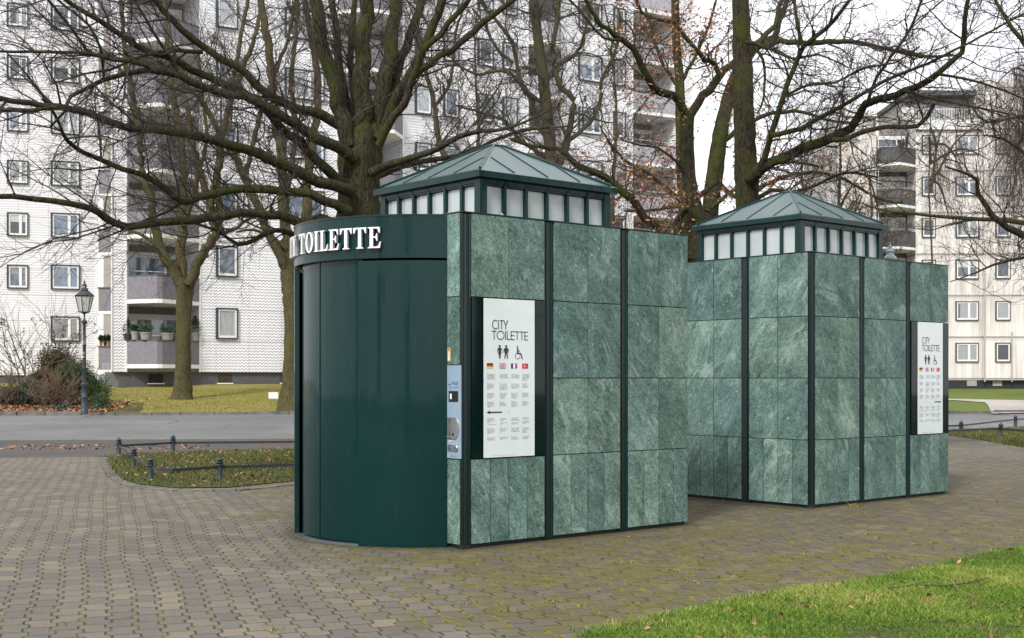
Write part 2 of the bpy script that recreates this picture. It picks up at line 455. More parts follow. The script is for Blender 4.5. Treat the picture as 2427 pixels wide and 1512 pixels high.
    MT['terra'] = M_simple('terracotta', (.30, .12, .06), .8); MT['potg'] = M_simple('stone_pot', (.26, .24, .23), .8)
    MT['iron'] = M_simple('dark_cast_iron', (.030, .038, .042), .45, metal=.3, var=.3, scale=12, bump=.2)
    MT['lampi'] = M_simple('blue_grey_cast_iron', (.035, .046, .054), .4, metal=.3, var=.25, scale=12)
    m = Mat('lantern_glass', .05, 0, .6); m.b.inputs['Base Color'].default_value = (.85, .88, .82, 1); m.b.inputs['Transmission Weight'].default_value = .75
    MT['lampg'] = m.m
    MT['green'] = M_simple('green_stake', (.03, .2, .05), .5)
    MT['rail'] = M_simple('pale_railing', (.6, .6, .58), .5)
    MT['pipe'] = M_simple('zinc_pipe', (.42, .40, .37), .5, metal=.3)
mats()
# ================================================================== lettering helpers
def text_into(mb, txt, size, ox, oz, mat, y=0.0, space=1.0, sx=1.0):
    """flat text in the x-z plane facing -y, added to mb"""
    cu = bpy.data.curves.new('t', 'FONT'); cu.body = txt; cu.size = size; cu.space_line = space; cu.resolution_u = 1
    ob = bpy.data.objects.new('t', cu); col.objects.link(ob)
    bpy.context.view_layer.update()
    me = bpy.data.meshes.new_from_object(ob.evaluated_get(bpy.context.evaluated_depsgraph_get()))
    vs = [(ox + v.co.x * sx, y, oz + v.co.y) for v in me.vertices]
    fs = [tuple(p.vertices) for p in me.polygons]
    mb.raw(vs, fs, mat)
    bpy.data.objects.remove(ob); bpy.data.meshes.remove(me); bpy.data.curves.remove(cu)

def fillpoly(outer, holes=()):
    bm = bmesh.new(); es = []
    for loop in (outer, *holes):
        vs = [bm.verts.new((p[0], p[1], 0)) for p in loop]
        es += [bm.edges.new((vs[i], vs[(i + 1) % len(vs)])) for i in range(len(vs))]
    bmesh.ops.triangle_fill(bm, use_beauty=True, use_dissolve=False, edges=es)
    bm.verts.index_update()
    V = [(v.co.x, v.co.y) for v in bm.verts]; T = []
    for f in bm.faces:
        idx = [v.index for v in f.verts]
        a, b, c = (V[i] for i in idx)
        if (b[0] - a[0]) * (c[1] - a[1]) - (b[1] - a[1]) * (c[0] - a[0]) < 0: idx.reverse()
        T.append(tuple(idx))
    bm.free(); return V, T

def ell(cx, cy, rx, ry, n=28, a0=0, a1=360):
    return [(cx + rx * math.cos(R(a0 + (a1 - a0) * i / n)), cy + ry * math.sin(R(a0 + (a1 - a0) * i / n))) for i in range(n if a1 - a0 == 360 else n + 1)]
def serif_I(w=.40, s=.19):
    a = (w - s) / 2; b = w - a
    return [[(0, 0), (w, 0), (w, .035), (b, .075), (b, .925), (w, .965), (w, 1), (0, 1), (0, .965), (a, .925), (a, .075), (0, .035)]], []
GL = {
 'I': (.40, *serif_I()),
 'T': (.78, [[(.18, 0), (.60, 0), (.60, .035), (.485, .075), (.485, .94), (.62, .92), (.72, .72), (.76, .72), (.78, 1), (0, 1), (.02, .72), (.06, .72), (.16, .92), (.295, .94), (.295, .075), (.18, .035)]], []),
 'L': (.66, [[(0, 0), (.64, 0), (.68, .32), (.64, .32), (.54, .1), (.30, .06), (.30, .925), (.42, .965), (.42, 1), (0, 1), (0, .965), (.11, .925), (.11, .075), (0, .035)]], []),
 'E': (.72, [[(0, 0), (.68, 0), (.73, .31), (.69, .31), (.58, .09), (.30, .06), (.30, .49), (.43, .49), (.50, .34), (.54, .34), (.54, .70), (.50, .70), (.43, .55), (.30, .55), (.30, .94), (.54, .92), (.64, .72), (.68, .72), (.67, 1), (0, 1), (0, .965), (.11, .925), (.11, .075), (0, .035)]], []),
 'Y': (.80, [[(.22, 0), (.60, 0), (.60, .035), (.50, .075), (.50, .44), (.70, .925), (.80, .965), (.80, 1), (.50, 1), (.50, .965), (.61, .925), (.46, .55), (.29, .925), (.38, .965), (.38, 1), (0, 1), (0, .965), (.08, .925), (.31, .42), (.31, .075), (.22, .035)]], []),
 'O': (.80, [ell(.40, .5, .39, .52)], [ell(.40, .5, .19, .46)]),
 'C': (.78, [ell(.42, .5, .41, .52, 26, 35, 325) + [(.74, .36), (.66, .16)] + list(reversed(ell(.44, .5, .22, .46, 22, 48, 312))) + [(.70, .70), (.74, .70), (.74, .98), (.70, .98)]], []),
}

def text_cyl(mb, txt, phi_mid, z0, h, C, Rr, face, side, sc=1.0, gap=.06, depth=.03):
    adv = []; x = 0
    for ch in txt:
        if ch == ' ': x += .34; adv.append(None); continue
        adv.append(x); x += GL[ch][0] * sc + gap
    tot = x - gap
    for ch, a in zip(txt, adv):
        if a is None: continue
        w, outs, holes = GL[ch]
        V, T = fillpoly(outs[0], holes)
        def place(p, rr):
            xx = (a + p[0] * sc - tot / 2) * h
            ph = phi_mid - xx / Rr
            return (C[0] - rr * math.cos(ph), C[1] + rr * math.sin(ph), z0 + p[1] * h)
        mb.raw([place(p, Rr + .014 + depth) for p in V], T, face)
        for loop in [*outs, *holes]:
            n = len(loop)
            mb.raw([place(p, Rr + .014) for p in loop] + [place(p, Rr + .014 + depth) for p in loop],
                   [(i, (i + 1) % n, n + (i + 1) % n, n + i) for i in range(n)], side)

# strokes of the thin sans lettering on the poster: (x0,z0,x1,z1) in cap-height units
def sans(mb, txt, ox, oz, h, t, mat, y, sc=1.0):
    x = 0
    def seg(ax, az, bx, bz):
        dx, dz = bx - ax, bz - az; L = math.hypot(dx, dz); nx, nz = -dz / L * t / 2, dx / L * t / 2
        P = [(ax - nx, az - nz), (bx - nx, bz - nz), (bx + nx, bz + nz), (ax + nx, az + nz)]
        mb.poly([(ox + p[0] * h, y, oz + p[1] * h) for p in P], mat)
    def arc(cx, cz, rx, rz, a0, a1, n=26):
        for i in range(n):
            P = []
            for rr, k in ((0, i), (0, i + 1), (1, i + 1), (1, i)):
                a = R(a0 + (a1 - a0) * k / n); q = t if rr else 0
                P.append((cx + (rx - q) * math.cos(a), cz + (rz - q) * math.sin(a)))
            mb.poly([(ox + p[0] * h, y, oz + p[1] * h) for p in P], mat)
    for ch in txt:
        if ch == 'I': seg(x + t / 2, 0, x + t / 2, 1); x += t + .14
        elif ch == 'L': seg(x + t / 2, 0, x + t / 2, 1); seg(x, t / 2, x + .36 * sc, t / 2); x += .36 * sc + .09
        elif ch == 'E':
            seg(x + t / 2, 0, x + t / 2, 1)
            for zz in (t / 2, .5, 1 - t / 2): seg(x, zz, x + .42 * sc, zz)
            x += .42 * sc + .06
        elif ch == 'T': w = .5 * sc; seg(x + w / 2, 0, x + w / 2, 1); seg(x, 1 - t / 2, x + w, 1 - t / 2); x += w + .04
        elif ch == 'Y':
            w = .6 * sc; seg(x + w / 2, 0, x + w / 2, .45); seg(x + w / 2, .42, x, 1); seg(x + w / 2, .42, x + w, 1); x += w + .08
        elif ch == 'O': w = .86 * sc; arc(x + w / 2, .5, w / 2, .52, 0, 360); x += w + .12
        elif ch == 'C': w = .9 * sc; arc(x + w / 2, .5, w / 2, .52, 50, 310); x += w * .82 + .12
    return x

COLT = [
 ["1.\nZur Benutzung bitte\nden gezeigten Betrag\neinwerfen. Behinderte\nkönnen ihren EURO\nSCHLÜSSEL verwenden.", "2.\nDie Tür öffnet und\nschließt automatisch,\nvon innen kann sie\njederzeit geöffnet\nwerden.", "3.\nDie Benutzungsdauer\nbeträgt maximal\n20 Minuten, danach\nöffnet sich die Tür\nautomatisch.", "4.\nBei Benutzung des\nEURO SCHLÜSSELS\nstehen folgende\nSonderfunktionen zur\nVerfügung:", "- Die Benutzungszeit\nkann auf maximal\n40 Minuten verlängert\nwerden.\n\n- Eine Notruf-Einrichtung.", "5.\nDie Benutzung für\nKinder unter 10 Jahren\nist nur in Begleitung\neines Erwachsenen\ngestattet.", "6.\nDie Toilette wird nach\njeder Benutzung ge-\nreinigt und desinfiziert."],
 ["1.\nTo enter the toilet insert\nthe amount indicated.\nHandicapped persons\nmay use their EURO-KEY.", "2.\nThe door opens and\ncloses automatically.\nIt can be opened at\nany time from the inside\nby pressing the\n\"Door Open\" button.", "3.\nUse time is limited to\n20 minutes. After a\nwarning sound the\ndoor will open\nautomatically.", "4.\nThe use of the\nEURO-KEY\nmakes the following\nfeatures available:", "- The use time can be\nextended for up to\n40 minutes.\n\n- An emergency alarm\nsystem.", "5.\nChildren under 10 years\nof age must be\naccompanied by an\nadult.", "6.\nThe toilet will be cleaned\nand disinfected after\neach use."],
 ["1.\nPour pouvoir entrer,\ninsérez le montant affiché,\nles handicapés peuvent\nutiliser leur CLÉ EURO.", "2.\nLa porte s'ouvre et se\nferme automatiquement,\nil est possible toutefois\nde l'ouvrir de l'intérieur\nà tout moment.", "3.\nLa durée maximale\nd'utilisation est de\n20 minutes; la porte\ns'ouvre ensuite\nautomatiquement.", "4.\nL'emploi de la\nCLÉ EURO permet\nd'avoir accès aux\nfonctions spécifiques\ndisponibles.", "- la durée d'utilisation\npeut être prolongée\n(40 minutes au maximum)\n\n- Il existe un système\nd'appel au secours.", "5.\nL'usage par des enfants de\nmoins de 10 ans n'est\nautorisé que s'ils sont\naccompagnés d'un adulte.", "6.\nLa toilette est\nnettoyée et désinfectée\naprès chaque usage."],
 ["1.\nTuvalet kullanmak için,\ngösterilen miktarda\nmadeni para atılması\ngerekir. Özürlüler, özel\nanahtarlarını\nkullanabilirler.", "2.\nKapı otomatik\nolarak açılıp,\nkapanır. İçerden\nher zaman açılabilir.", "3.\nKullanma süresi en\nfazla 20 dakikadır.\nBundan sonra kapı\notomatik olarak\naçılır.", "4.\nÖzel anahtarın\nkullanılması halinde şu\nözel hizmetler\nsunulmaktadır:", "- Kullanma süresi\n40 dakika uzatılabilir\n\n- Acil durumlarda\nhaber verme teşkilatı\nmevcuttur.", "5.\n10 yaşından küçük\nçocuklar tuvaleti ancak\nyetişkin birinin\nrefakatinde\nkullanabilirler.", "6.\nTuvalet her kullanıştan\nsonra temizlenir ve\ndezenfekte edilir."],
]
TROW = [.690, .780, .868, .950, 1.113, 1.198, 1.280]
TCOL = [.058, .304, .528, .75]

def disc(mb, cx, cz, r, y, mat, n=18, rx=None):
    mb.poly([(cx + (rx or r) * math.cos(2 * math.pi * i / n), y, cz + r * math.sin(2 * math.pi * i / n)) for i in range(n)], mat)
def pf(mb, pts, y, mat): mb.poly([(p[0], y, p[1]) for p in pts], mat)
def icon_wheelchair(mb, ox, oz, h, y, mat):
    P = lambda a, b: (ox + a * h, oz + b * h)
    disc(mb, *P(.27, .93), .065 * h, y, mat)
    pf(mb, [P(.21, .38), P(.62, .36), P(.62, .46), P(.34, .48), P(.34, .84), P(.21, .84)], y, mat)
    pf(mb, [P(.34, .58), P(.50, .58), P(.50, .64), P(.34, .64)], y, mat)
    pf(mb, [P(.52, .40), P(.62, .44), P(.78, .02), P(.70, 0)], y - .0003, mat)
    n = 24
    for i in range(n):
        a0, a1 = R(110 + 250 * i / n), R(110 + 250 * (i + 1) / n); c = P(.27, .26)
        pf(mb, [(c[0] + .25 * h * math.cos(a0), c[1] + .25 * h * math.sin(a0)), (c[0] + .25 * h * math.cos(a1), c[1] + .25 * h * math.sin(a1)),
                (c[0] + .21 * h * math.cos(a1), c[1] + .21 * h * math.sin(a1)), (c[0] + .21 * h * math.cos(a0), c[1] + .21 * h * math.sin(a0))], y - .0006, mat)

def info_poster(par, x0, x1, ztop, zbot, right):
    """poster sheet + print, in front of y=0 (faces -y)"""
    K = MT['black']; W = x1 - x0
    yb = -.004
    m = MB(); m.box(x0, x1, yb, 0, zbot, ztop, MT['poster']); sheet = m.build('poster_sheet', par)
    m = MB(); y = yb - .002
    fx = lambda f: x0 + f * W
    sans(m, 'CITY', fx(.156), ztop - .285, .086, .10, K, y, 1.0 * W / .627)
    sans(m, 'TOILETTE', fx(.15), ztop - .383, .083, .10, K, y, 1.34 * W / .627)
    # woman, man
    def P(cx, a, b): return (cx + a, ztop - .56 + b)
    cx = fx(.303)
    disc(m, cx, ztop - .445, .0125, y, K)
    pf(m, [P(cx, -.021, .1), P(cx, .021, .1), P(cx, .013, .066), P(cx, .022, .043), P(cx, -.022, .043), P(cx, -.013, .066)], y, K)
    for s in (-1, 1):
        pf(m, [P(cx, s * .018, .099), P(cx, s * .025, .095), P(cx, s * .033, .06), P(cx, s * .027, .058)], y - .0003, K)
        pf(m, [P(cx, s * .002, .045), P(cx, s * .012, .045), P(cx, s * .010, 0), P(cx, s * .003, 0)], y - .0003, K)
    cx = fx(.43)
    disc(m, cx, ztop - .445, .0125, y, K)
    pf(m, [P(cx, -.022, .1), P(cx, .022, .1), P(cx, .016, .052), P(cx, -.016, .052)], y, K)
    for s in (-1, 1):
        pf(m, [P(cx, s * .02, .099), P(cx, s * .028, .095), P(cx, s * .033, .055), P(cx, s * .026, .053)], y - .0003, K)
        pf(m, [P(cx, s * .000, .054), P(cx, s * .016, .054), P(cx, s * .022, 0), P(cx, s * .012, 0)], y - .0003, K)
    icon_wheelchair(m, fx(.60), ztop - .565, .13, y, K)
    # arrow
    az = ztop - 1.062
    if not right:
        m.box(fx(.11), fx(.35), y - .0005, y, az - .006, az + .006, K); pf(m, [(fx(.05), az), (fx(.115), az - .017), (fx(.115), az + .017)], y, K)
    else:
        m.box(fx(.66), fx(.86), y - .0005, y, az - .006, az + .006, K); pf(m, [(fx(.92), az), (fx(.855), az + .017), (fx(.855), az - .017)], y, K)
    for c, blocks in enumerate(COLT):
        for r_, b in enumerate(blocks):
            text_into(m, b, .0118, fx(TCOL[c]), ztop - TROW[r_] - .010, K, y, .92, .9)
    text_into(m, 'Störungsannahme 030 / 33 89 90   Benutzungsentgelt 0,50 EURO   24 Stunden geöffnet', .008, fx(.17), ztop - 1.468, K, y, 1, 1)
    for i in (0, 1):
        for k in range(20):
            a0, a1 = 2 * math.pi * k / 20, 2 * math.pi * (k + 1) / 20; c = (fx(.47) + i * .009, az)
            pf(m, [(c[0] + .013 * math.cos(a0), c[1] + .013 * math.sin(a0)), (c[0] + .013 * math.cos(a1), c[1] + .013 * math.sin(a1)), (c[0] + .012 * math.cos(a1), c[1] + .012 * math.sin(a1)), (c[0] + .012 * math.cos(a0), c[1] + .012 * math.sin(a0))], y, MT['lside'])
    m.build('poster_print', par)
    fz1 = ztop - .605; fz0 = fz1 - .047; fw = .073
    for k, f in enumerate((.058, .304, .528, .75)):
        m = MB(); a = fx(f); b = a + fw
        m.box(a - .0012, b + .0012, yb - .001, yb, fz0 - .0012, fz1 + .0012, K)
        h = (fz1 - fz0) / 3; q = yb - .002; w3 = fw / 3
        if k == 0:
            for i, mt in enumerate(('fyel', 'fred', 'black')): m.box(a, b, q, q + .001, fz0 + i * h, fz0 + (i + 1) * h, MT[mt])
        elif k == 1:
            m.box(a, b, q, q + .001, fz0, fz1, MT['fblue']); zc = (fz0 + fz1) / 2; xc = (a + b) / 2
            def diag(w, yy, mt):
                for (xa, za, xb, zb) in ((a, fz0, b, fz1), (a, fz1, b, fz0)):
                    pf(m, [(xa, za - w * .5 * (1 if za < zb else -1) + (w * .5 if za < zb else -w * .5)), (xa + w, za), (xb, zb - w * (1 if zb > za else -1)), (xb, zb), (xb - w, zb), (xa, za + w * (1 if zb > za else -1))], yy, MT[mt])
            diag(.008, q - .0004, 'white'); diag(.003, q - .0006, 'fred')
            m.box(a, b, q - .0009, q - .0008, zc - .0075, zc + .0075, MT['white']); m.box(xc - .0075, xc + .0075, q - .0012, q - .0011, fz0, fz1, MT['white'])
            m.box(a, b, q - .0015, q - .0014, zc - .0042, zc + .0042, MT['fred']); m.box(xc - .0042, xc + .0042, q - .0018, q - .0017, fz0, fz1, MT['fred'])
        elif k == 2:
            for i, mt in enumerate(('fblue', 'white', 'fred')): m.box(a + i * w3, a + (i + 1) * w3, q, q + .001, fz0, fz1, MT[mt])
        else:
            m.box(a, b, q, q + .001, fz0, fz1, MT['fred']); zc = (fz0 + fz1) / 2
            disc(m, a + .030, zc, .0125, q - .0004, MT['white']); disc(m, a + .0335, zc, .0098, q - .0008, MT['fred'])
            pts = []
            for i in range(10):
                rr = .0065 if i % 2 == 0 else .0026; an = math.pi + 2 * math.pi * i / 10; pts.append((a + .046 + rr * math.cos(an), zc + rr * math.sin(an)))
            pf(m, pts, q - .0004, MT['white'])
        o = m.build('flag', par); o['label'] = ['black, red and gold striped flag', 'blue flag with red and white crosses', 'blue, white and red striped flag', 'red flag with white crescent and star'][k]

# ================================================================== public toilet kiosks
KX, KY = 3.08, 2.80
ROW4 = [(.045, .83, 4), (.83, 1.58, 2), (1.58, 2.33, 2), (2.33, 3.10, 2)]
def slabs(mb, a0, a1, rows, place, seed):
    """place(u0,u1,z0,z1) -> box args"""
    r = random.Random(seed)
    for (z0, z1, n) in rows:
        for i in range(n):
            mb.tone = r.random()
            u0 = a0 + (a1 - a0) * i / n; u1 = a0 + (a1 - a0) * (i + 1) / n
            d = r.uniform(0, .003)
            mb.box(*place(u0 + .0048, u1 - .0048, d), z0 + .0045, z1 - .0045, MT['stone'])
    mb.tone = 0

def kiosk(label, loc, mirror, sgn):
    root = empty('public_toilet', loc, R(40.44))
    tag(root, label, 'public toilet', 'green stone toilet kiosks')
    fx = (lambda x: KX - x) if mirror else (lambda x: x)
    def bx(mb, x0, x1, y0, y1, z0, z1, m):
        a, b = fx(x0), fx(x1); mb.box(min(a, b), max(a, b), y0, y1, z0, z1, m)
    # core body
    m = MB(); m.box(.09, KX - .09, .09, KY - .09, .04, 3.085, MT['dark']); m.build('core_wall', root)
    m = MB(); m.box(.03, KX - .03, .03, KY - .03, 0, .05, MT['rubber']); m.build('plinth', root)
    # modules on the long faces; in mirrored local x the gaps keep the corner-first rhythm
    mods = [(.11, 1.017), (1.139, 2.051), (2.173, KX - .007)]
    sign_i = 0 if not mirror else 2
    for i, (a, b) in enumerate(mods):
        mb = MB()
        pl = lambda u0, u1, d: (u0, u1, -d, .04)
        if i == sign_i:
            slabs(mb, a, b, [(.045, .83, 4)], pl, i + 11 * (1 + mirror)); mb.build('stone_cladding', root, tone=True)
            mb = MB(); slabs(mb, a, b, [(2.33, 3.10, 2)], pl, i + 15 * (1 + mirror))
        else: slabs(mb, a, b, ROW4, pl, i + 11 * (1 + mirror))
        mb.build('stone_cladding', root, tone=True)
        mb = MB(); slabs(mb, a, b, ROW4, lambda u0, u1, d: (u0, u1, KY - .04, KY + d), i + 71 + mirror); mb.build('stone_cladding', root, tone=True)
    # steel channel posts between modules
    for a, b in ((0.004, .11), (1.017, 1.139), (2.051, 2.173)):
        m = MB(); w = b - a
        y0 = .006 if a < .01 else .012
        m.box(a + .001, b - .001, y0, .088, .02, 3.09, MT['dark'])
        m.bar((a + w * .30, y0, .02), (a + w * .30, y0, 3.085), .012, MT['dark'], 8); m.bar((a + w * .78, y0, .02), (a + w * .78, y0, 3.085), .010, MT['metal'], 8)
        if a < .01: m.box(.004, .09, -.004, .05, .0, .045, MT['rubber'])
        m.build('corner_post' if a < .01 else 'channel_post', root, smooth=True)
    # info panel
    a, b = mods[sign_i]
    m = MB(); m.box(a + .002, b - .002, -.006, .04, .835, 2.325, MT['signglass']); ip = m.build('info_panel', root)
    ip.location = (0, -.0, 0)
    px0 = a + .14; px1 = px0 + .627
    if mirror: px0 = a + .145; px1 = px0 + .60
    holder = ip
    # poster pieces sit just in front of the dark glass
    _before = set(bpy.data.objects)
    info_poster(holder, px0, px1, 2.322, .838, sgn)
    for o in set(bpy.data.objects) - _before: o.location = (0, -.0065, 0)
    # end faces (x=0 side: door unless mirrored)
    C = (.625, 1.4); Rr = 1.335; H = math.atan2(1.18, .625)
    def arcbox(mb, p0, p1, ro, ri, z0, z1, mat, n=None):
        n = n or max(3, int(abs(p1 - p0) / R(1.6)))
        for k in range(n):
            aa, bb = p0 + (p1 - p0) * k / n, p0 + (p1 - p0) * (k + 1) / n
            q = []
            for (rr, an) in ((ro, aa), (ro, bb), (ri, bb), (ri, aa)):
                q.append((fx(C[0] - rr * math.cos(an)), C[1] + rr * math.sin(an)))
            vs = [(*p, z0) for p in q] + [(*p, z1) for p in q]
            fs = [(0, 1, 5, 4), (3, 2, 6, 7), (0, 1, 2, 3), (4, 5, 6, 7)]
            if k == 0: fs.append((0, 3, 7, 4))
            if k == n - 1: fs.append((1, 2, 6, 5))
            mb.raw(vs, fs, mat)
    m = MB(); arcbox(m, -H, H, Rr, Rr - .05, 2.695, 3.085, MT['metal'], 90); arcbox(m, -H, H, Rr + .006, Rr - .055, 3.085, 3.10, MT['dark'], 90)
    band = m.build('name_band', root, smooth=True)
    m = MB()
    poly = [(fx(C[0] - (Rr - .03) * math.cos(-H + 2 * H * k / 24)), C[1] + (Rr - .03) * math.sin(-H + 2 * H * k / 24)) for k in range(25)]
    if mirror: poly.reverse()
    poly.reverse()
    m.prism(poly, 3.02, 3.06, MT['dark']); m.prism(poly, 2.70, 2.74, MT['dark']); m.build('porch_roof', root)
    for s in (-1, 1):
        m = MB(); e = -R(25.3) if s < 0 else R(25)
        arcbox(m, s * H, e, Rr, Rr - .045, .012, 2.672, MT['metal']); m.build('curved_side_panel', root, smooth=True)
    m = MB(); arcbox(m, -R(26), -R(1), Rr - .052, Rr - .085, .04, 2.70, MT['metal']); dl = m.build('sliding_door', root, smooth=True)
    m = MB(); arcbox(m, -R(1), R(19.5), Rr - .060, Rr - .085, .04, 2.70, MT['metal']); m.build('sliding_door', root, smooth=True)
    m = MB(); arcbox(m, -R(.9), -R(1.3), Rr - .045, Rr - .085, .04, 2.70, MT['dark'], 1); m.build('door_seal', dl)
    m = MB(); arcbox(m, -R(27), R(27), Rr - .10, Rr - .13, .03, 2.71, MT['dark'], 24); m.build('door_frame', root)
    m = MB(); arcbox(m, -R(25.3), R(25.2), Rr + .004, Rr - .09, .004, .026, MT['thres'], 30); m.build('threshold', root, smooth=True)
    if not mirror:
        m = MB(); text_cyl(m, 'CITY TOILETTE', 0, 2.785, .195, C, Rr, MT['white'], MT['lside'], .88, .075)
        m.build('raised_lettering', band)
    ex = lambda u0, u1, d: (min(fx(-d), fx(.04)), max(fx(-d), fx(.04)), u0, u1)
    m = MB(); slabs(m, .03, .221, [(.045, .83, 1)], ex, 9); m.build('stone_cladding', root, tone=True)
    m = MB(); slabs(m, .03, .221, [(1.70, 2.33, 1), (2.33, 3.10, 1)], ex, 5); m.build('stone_cladding', root, tone=True)
    m = MB(); slabs(m, KY - .221, KY - .008, [(.035, .83, 1), (.83, 1.58, 1), (1.58, 2.33, 1), (2.33, 3.10, 1)], ex, 6); m.build('stone_cladding', root, tone=True)
    # far end face, plain stone modules
    ex2 = lambda u0, u1, d: (min(fx(KX - .04), fx(KX + d)), max(fx(KX - .04), fx(KX + d)), u0, u1)
    for i, (a, b) in enumerate(((.03, .932), (1.055, 1.967), (2.09, KY - .008))):
        m = MB(); slabs(m, a, b, ROW4, ex2, 31 + i); m.build('stone_cladding', root, tone=True)
    for a, b in ((.932, 1.055), (1.967, 2.09)):
        m = MB(); q = (fx(KX - .03), fx(KX - .088)); r0, r1 = min(q), max(q)
        q = (fx(KX - .012), fx(KX - .088)); r0, r1 = min(q), max(q); m.box(r0, r1, a + .001, b - .001, .02, 3.09, MT['dark']); xr = fx(KX - .012); m.bar((xr, a + .035, .02), (xr, a + .035, 3.085), .011, MT['metal'], 8) 
        if mirror:
            for k in range(22): m.box(r0 - .004, r1, a + .052, a + .078, 2.28 + k * .028, 2.295 + k * .028, MT['metal'])
        m.build('channel_post', root)
    # coping
    m = MB(); m.box(-.004, KX + .004, -.004, KY + .004, 3.101, 3.112, MT['dark']); m.build('coping', root)
    # coin and control panel on the narrow stone strip
    if not mirror:
        m = MB(); m.box(-.004, .03, .012, .217, .838, 1.697, MT['blue']); cp = m.build('control_panel', root)
        def yz(mb, y0, y1, z0, z1, mat, d=.008): mb.box(-.004 - d, -.004, y0, y1, z0, z1, mat)
        m = MB(); yz(m, .05, .19, 1.36, 1.46, MT['rubber'], .003); yz(m, .145, .17, 1.385, 1.435, MT['white'], .004); m.build('display_window', cp)
        m = MB(); n = 20
        pts = [(.205, 1.215), (.205, 1.02)] + [(.14 - .105 * math.cos(R(a)), 1.118 - .115 * math.sin(R(a))) for a in range(60, -61, -10)]
        vs = [(-.005, p[0], p[1]) for p in pts] + [(-.014, p[0], p[1]) for p in pts]; k = len(pts)
        m.raw(vs, [tuple(range(k)), tuple(range(2 * k - 1, k - 1, -1))] + [(i, (i + 1) % k, k + (i + 1) % k, k + i) for i in range(k)], MT['steel'])
        m.box(-.0165, -.0145, .165, .171, 1.17, 1.205, MT['rubber']); m.box(-.0165, -.0145, .165, .171, 1.045, 1.085, MT['rubber'])
        m.box(-.026, -.014, .15, .205, 1.030, 1.040, MT['steel'])
        m.bar((-.014, .115, 1.06), (-.018, .115, 1.06), .012, MT['rubber'], 12)
        m.build('coin_plate', cp)
        m = MB(); m.box(-.012, -.0045, .05, .20, .905, .965, MT['steel']); m.bar((-.0125, .08, .935), (-.022, .08, .935), .027, MT['steel'], 16); m.bar((-.022, .08, .935), (-.0235, .08, .935), .01, MT['rubber'], 12)
        m.build('key_lock', cp)
        m = MB()
        tmp = MB(); text_into(tmp, 'Wall', .052, -.150, 1.515, MT['navy']); text_into(tmp, 'CITY - TOILETTE', .019, -.182, 1.485, MT['navy'], sx=1.0)
        text_into(tmp, 'Wall', .014, -.16, .855, MT['navy']); text_into(tmp, 'Wall AG Berlin', .008, -.12, .856, MT['navy'])
        for cxw in (-.19, -.172):
            for k2 in range(8):
                a0, a1 = R(180 + 22.5 * k2), R(180 + 22.5 * (k2 + 1))
                pf(tmp, [(cxw + .010 * math.cos(a0), 1.525 + .012 * math.sin(a0)), (cxw + .010 * math.cos(a1), 1.525 + .012 * math.sin(a1)), (cxw + .006 * math.cos(a1), 1.527 + .007 * math.sin(a1)), (cxw + .006 * math.cos(a0), 1.527 + .007 * math.sin(a0))], 0, MT['navy'])
        tmp.box(-.195, -.14, 0, .001, 1.0 - .012, 1.0 + .004, MT['white'])
        icon_wheelchair(tmp, -.19, .912, .046, 0, MT['navy'])
        for f, mi in zip(tmp.f, tmp.m):
            zc = sum(tmp.v[i][2] for i in f) / len(f)
            dep = -.0135 if .905 < zc < .965 and tmp.v[f[0]][0] < -.13 else -.0055
            m.poly([(dep, -tmp.v[i][0], tmp.v[i][2]) for i in f], tmp.mats[mi])
        m.build('panel_print', cp)
        m = MB(); m.box(-.0052, -.003, .165, .212, 1.735, 1.862, MT['sticker'])
        def q(pts, mt): m.poly([(-.0065, a, b) for a, b in pts], MT[mt])
        q([(.199, 1.742), (.178, 1.742), (.1845, 1.80), (.1925, 1.80)], 'white'); q([(.201, 1.795), (.176, 1.795), (.1885, 1.83)], 'white')
        for k in range(3): m.box(-.0062, -.0053, .172, .205, 1.838 + k * .008, 1.841 + k * .008, MT['rubber'])
        m.build('arrow_sticker', root)
    # lantern storey
    c0x, c0y, Sx = .617, .506, 1.87
    cx, cy = c0x + Sx / 2, c0y + .894
    hx, hy = .935, .894
    zi = 3.09; zt = 3.535
    if mirror: cy += .09; hx *= 1.035; hy *= 1.035; zt += .05
    else: hx *= 1.02; hy *= 1.02
    gx, gy = hx - .10, hy - .10
    m = MB()
    for s in (-1, 1):
        m.box(cx - gx, cx + gx, cy + s * gy - .03, cy + s * gy + .03, zt - .05, zt + .02, MT['metal'])
        m.box(cx + s * gx - .03, cx + s * gx + .03, cy - gy + .03, cy + gy - .03, zt - .05, zt + .02, MT['metal'])
        m.box(cx - gx, cx + gx, cy + s * gy - .032, cy + s * gy + .032, zi, zi + .06, MT['metal'])
        m.box(cx + s * gx - .032, cx + s * gx + .032, cy - gy + .03, cy + gy - .03, zi, zi + .06, MT['metal'])
    for sx in (-1, 1):
        for sy in (-1, 1): m.box(cx + sx * gx - .045, cx + sx * gx + .045, cy + sy * gy - .045, cy + sy * gy + .045, zi, zt, MT['metal'])
    for s in (-1, 1):
        for i in range(1, 6):
            u = -1 + 2 * i / 6
            m.box(cx + u * gx - .016, cx + u * gx + .016, cy + s * gy - .04, cy + s * gy + .03, zi, zt, MT['metal'])
            m.box(cx + s * gx - .04, cx + s * gx + .04, cy + u * gy - .016, cy + u * gy + .016, zi, zt, MT['metal'])
    fr = m.build('lantern_frame', root)
    r = random.Random(3)
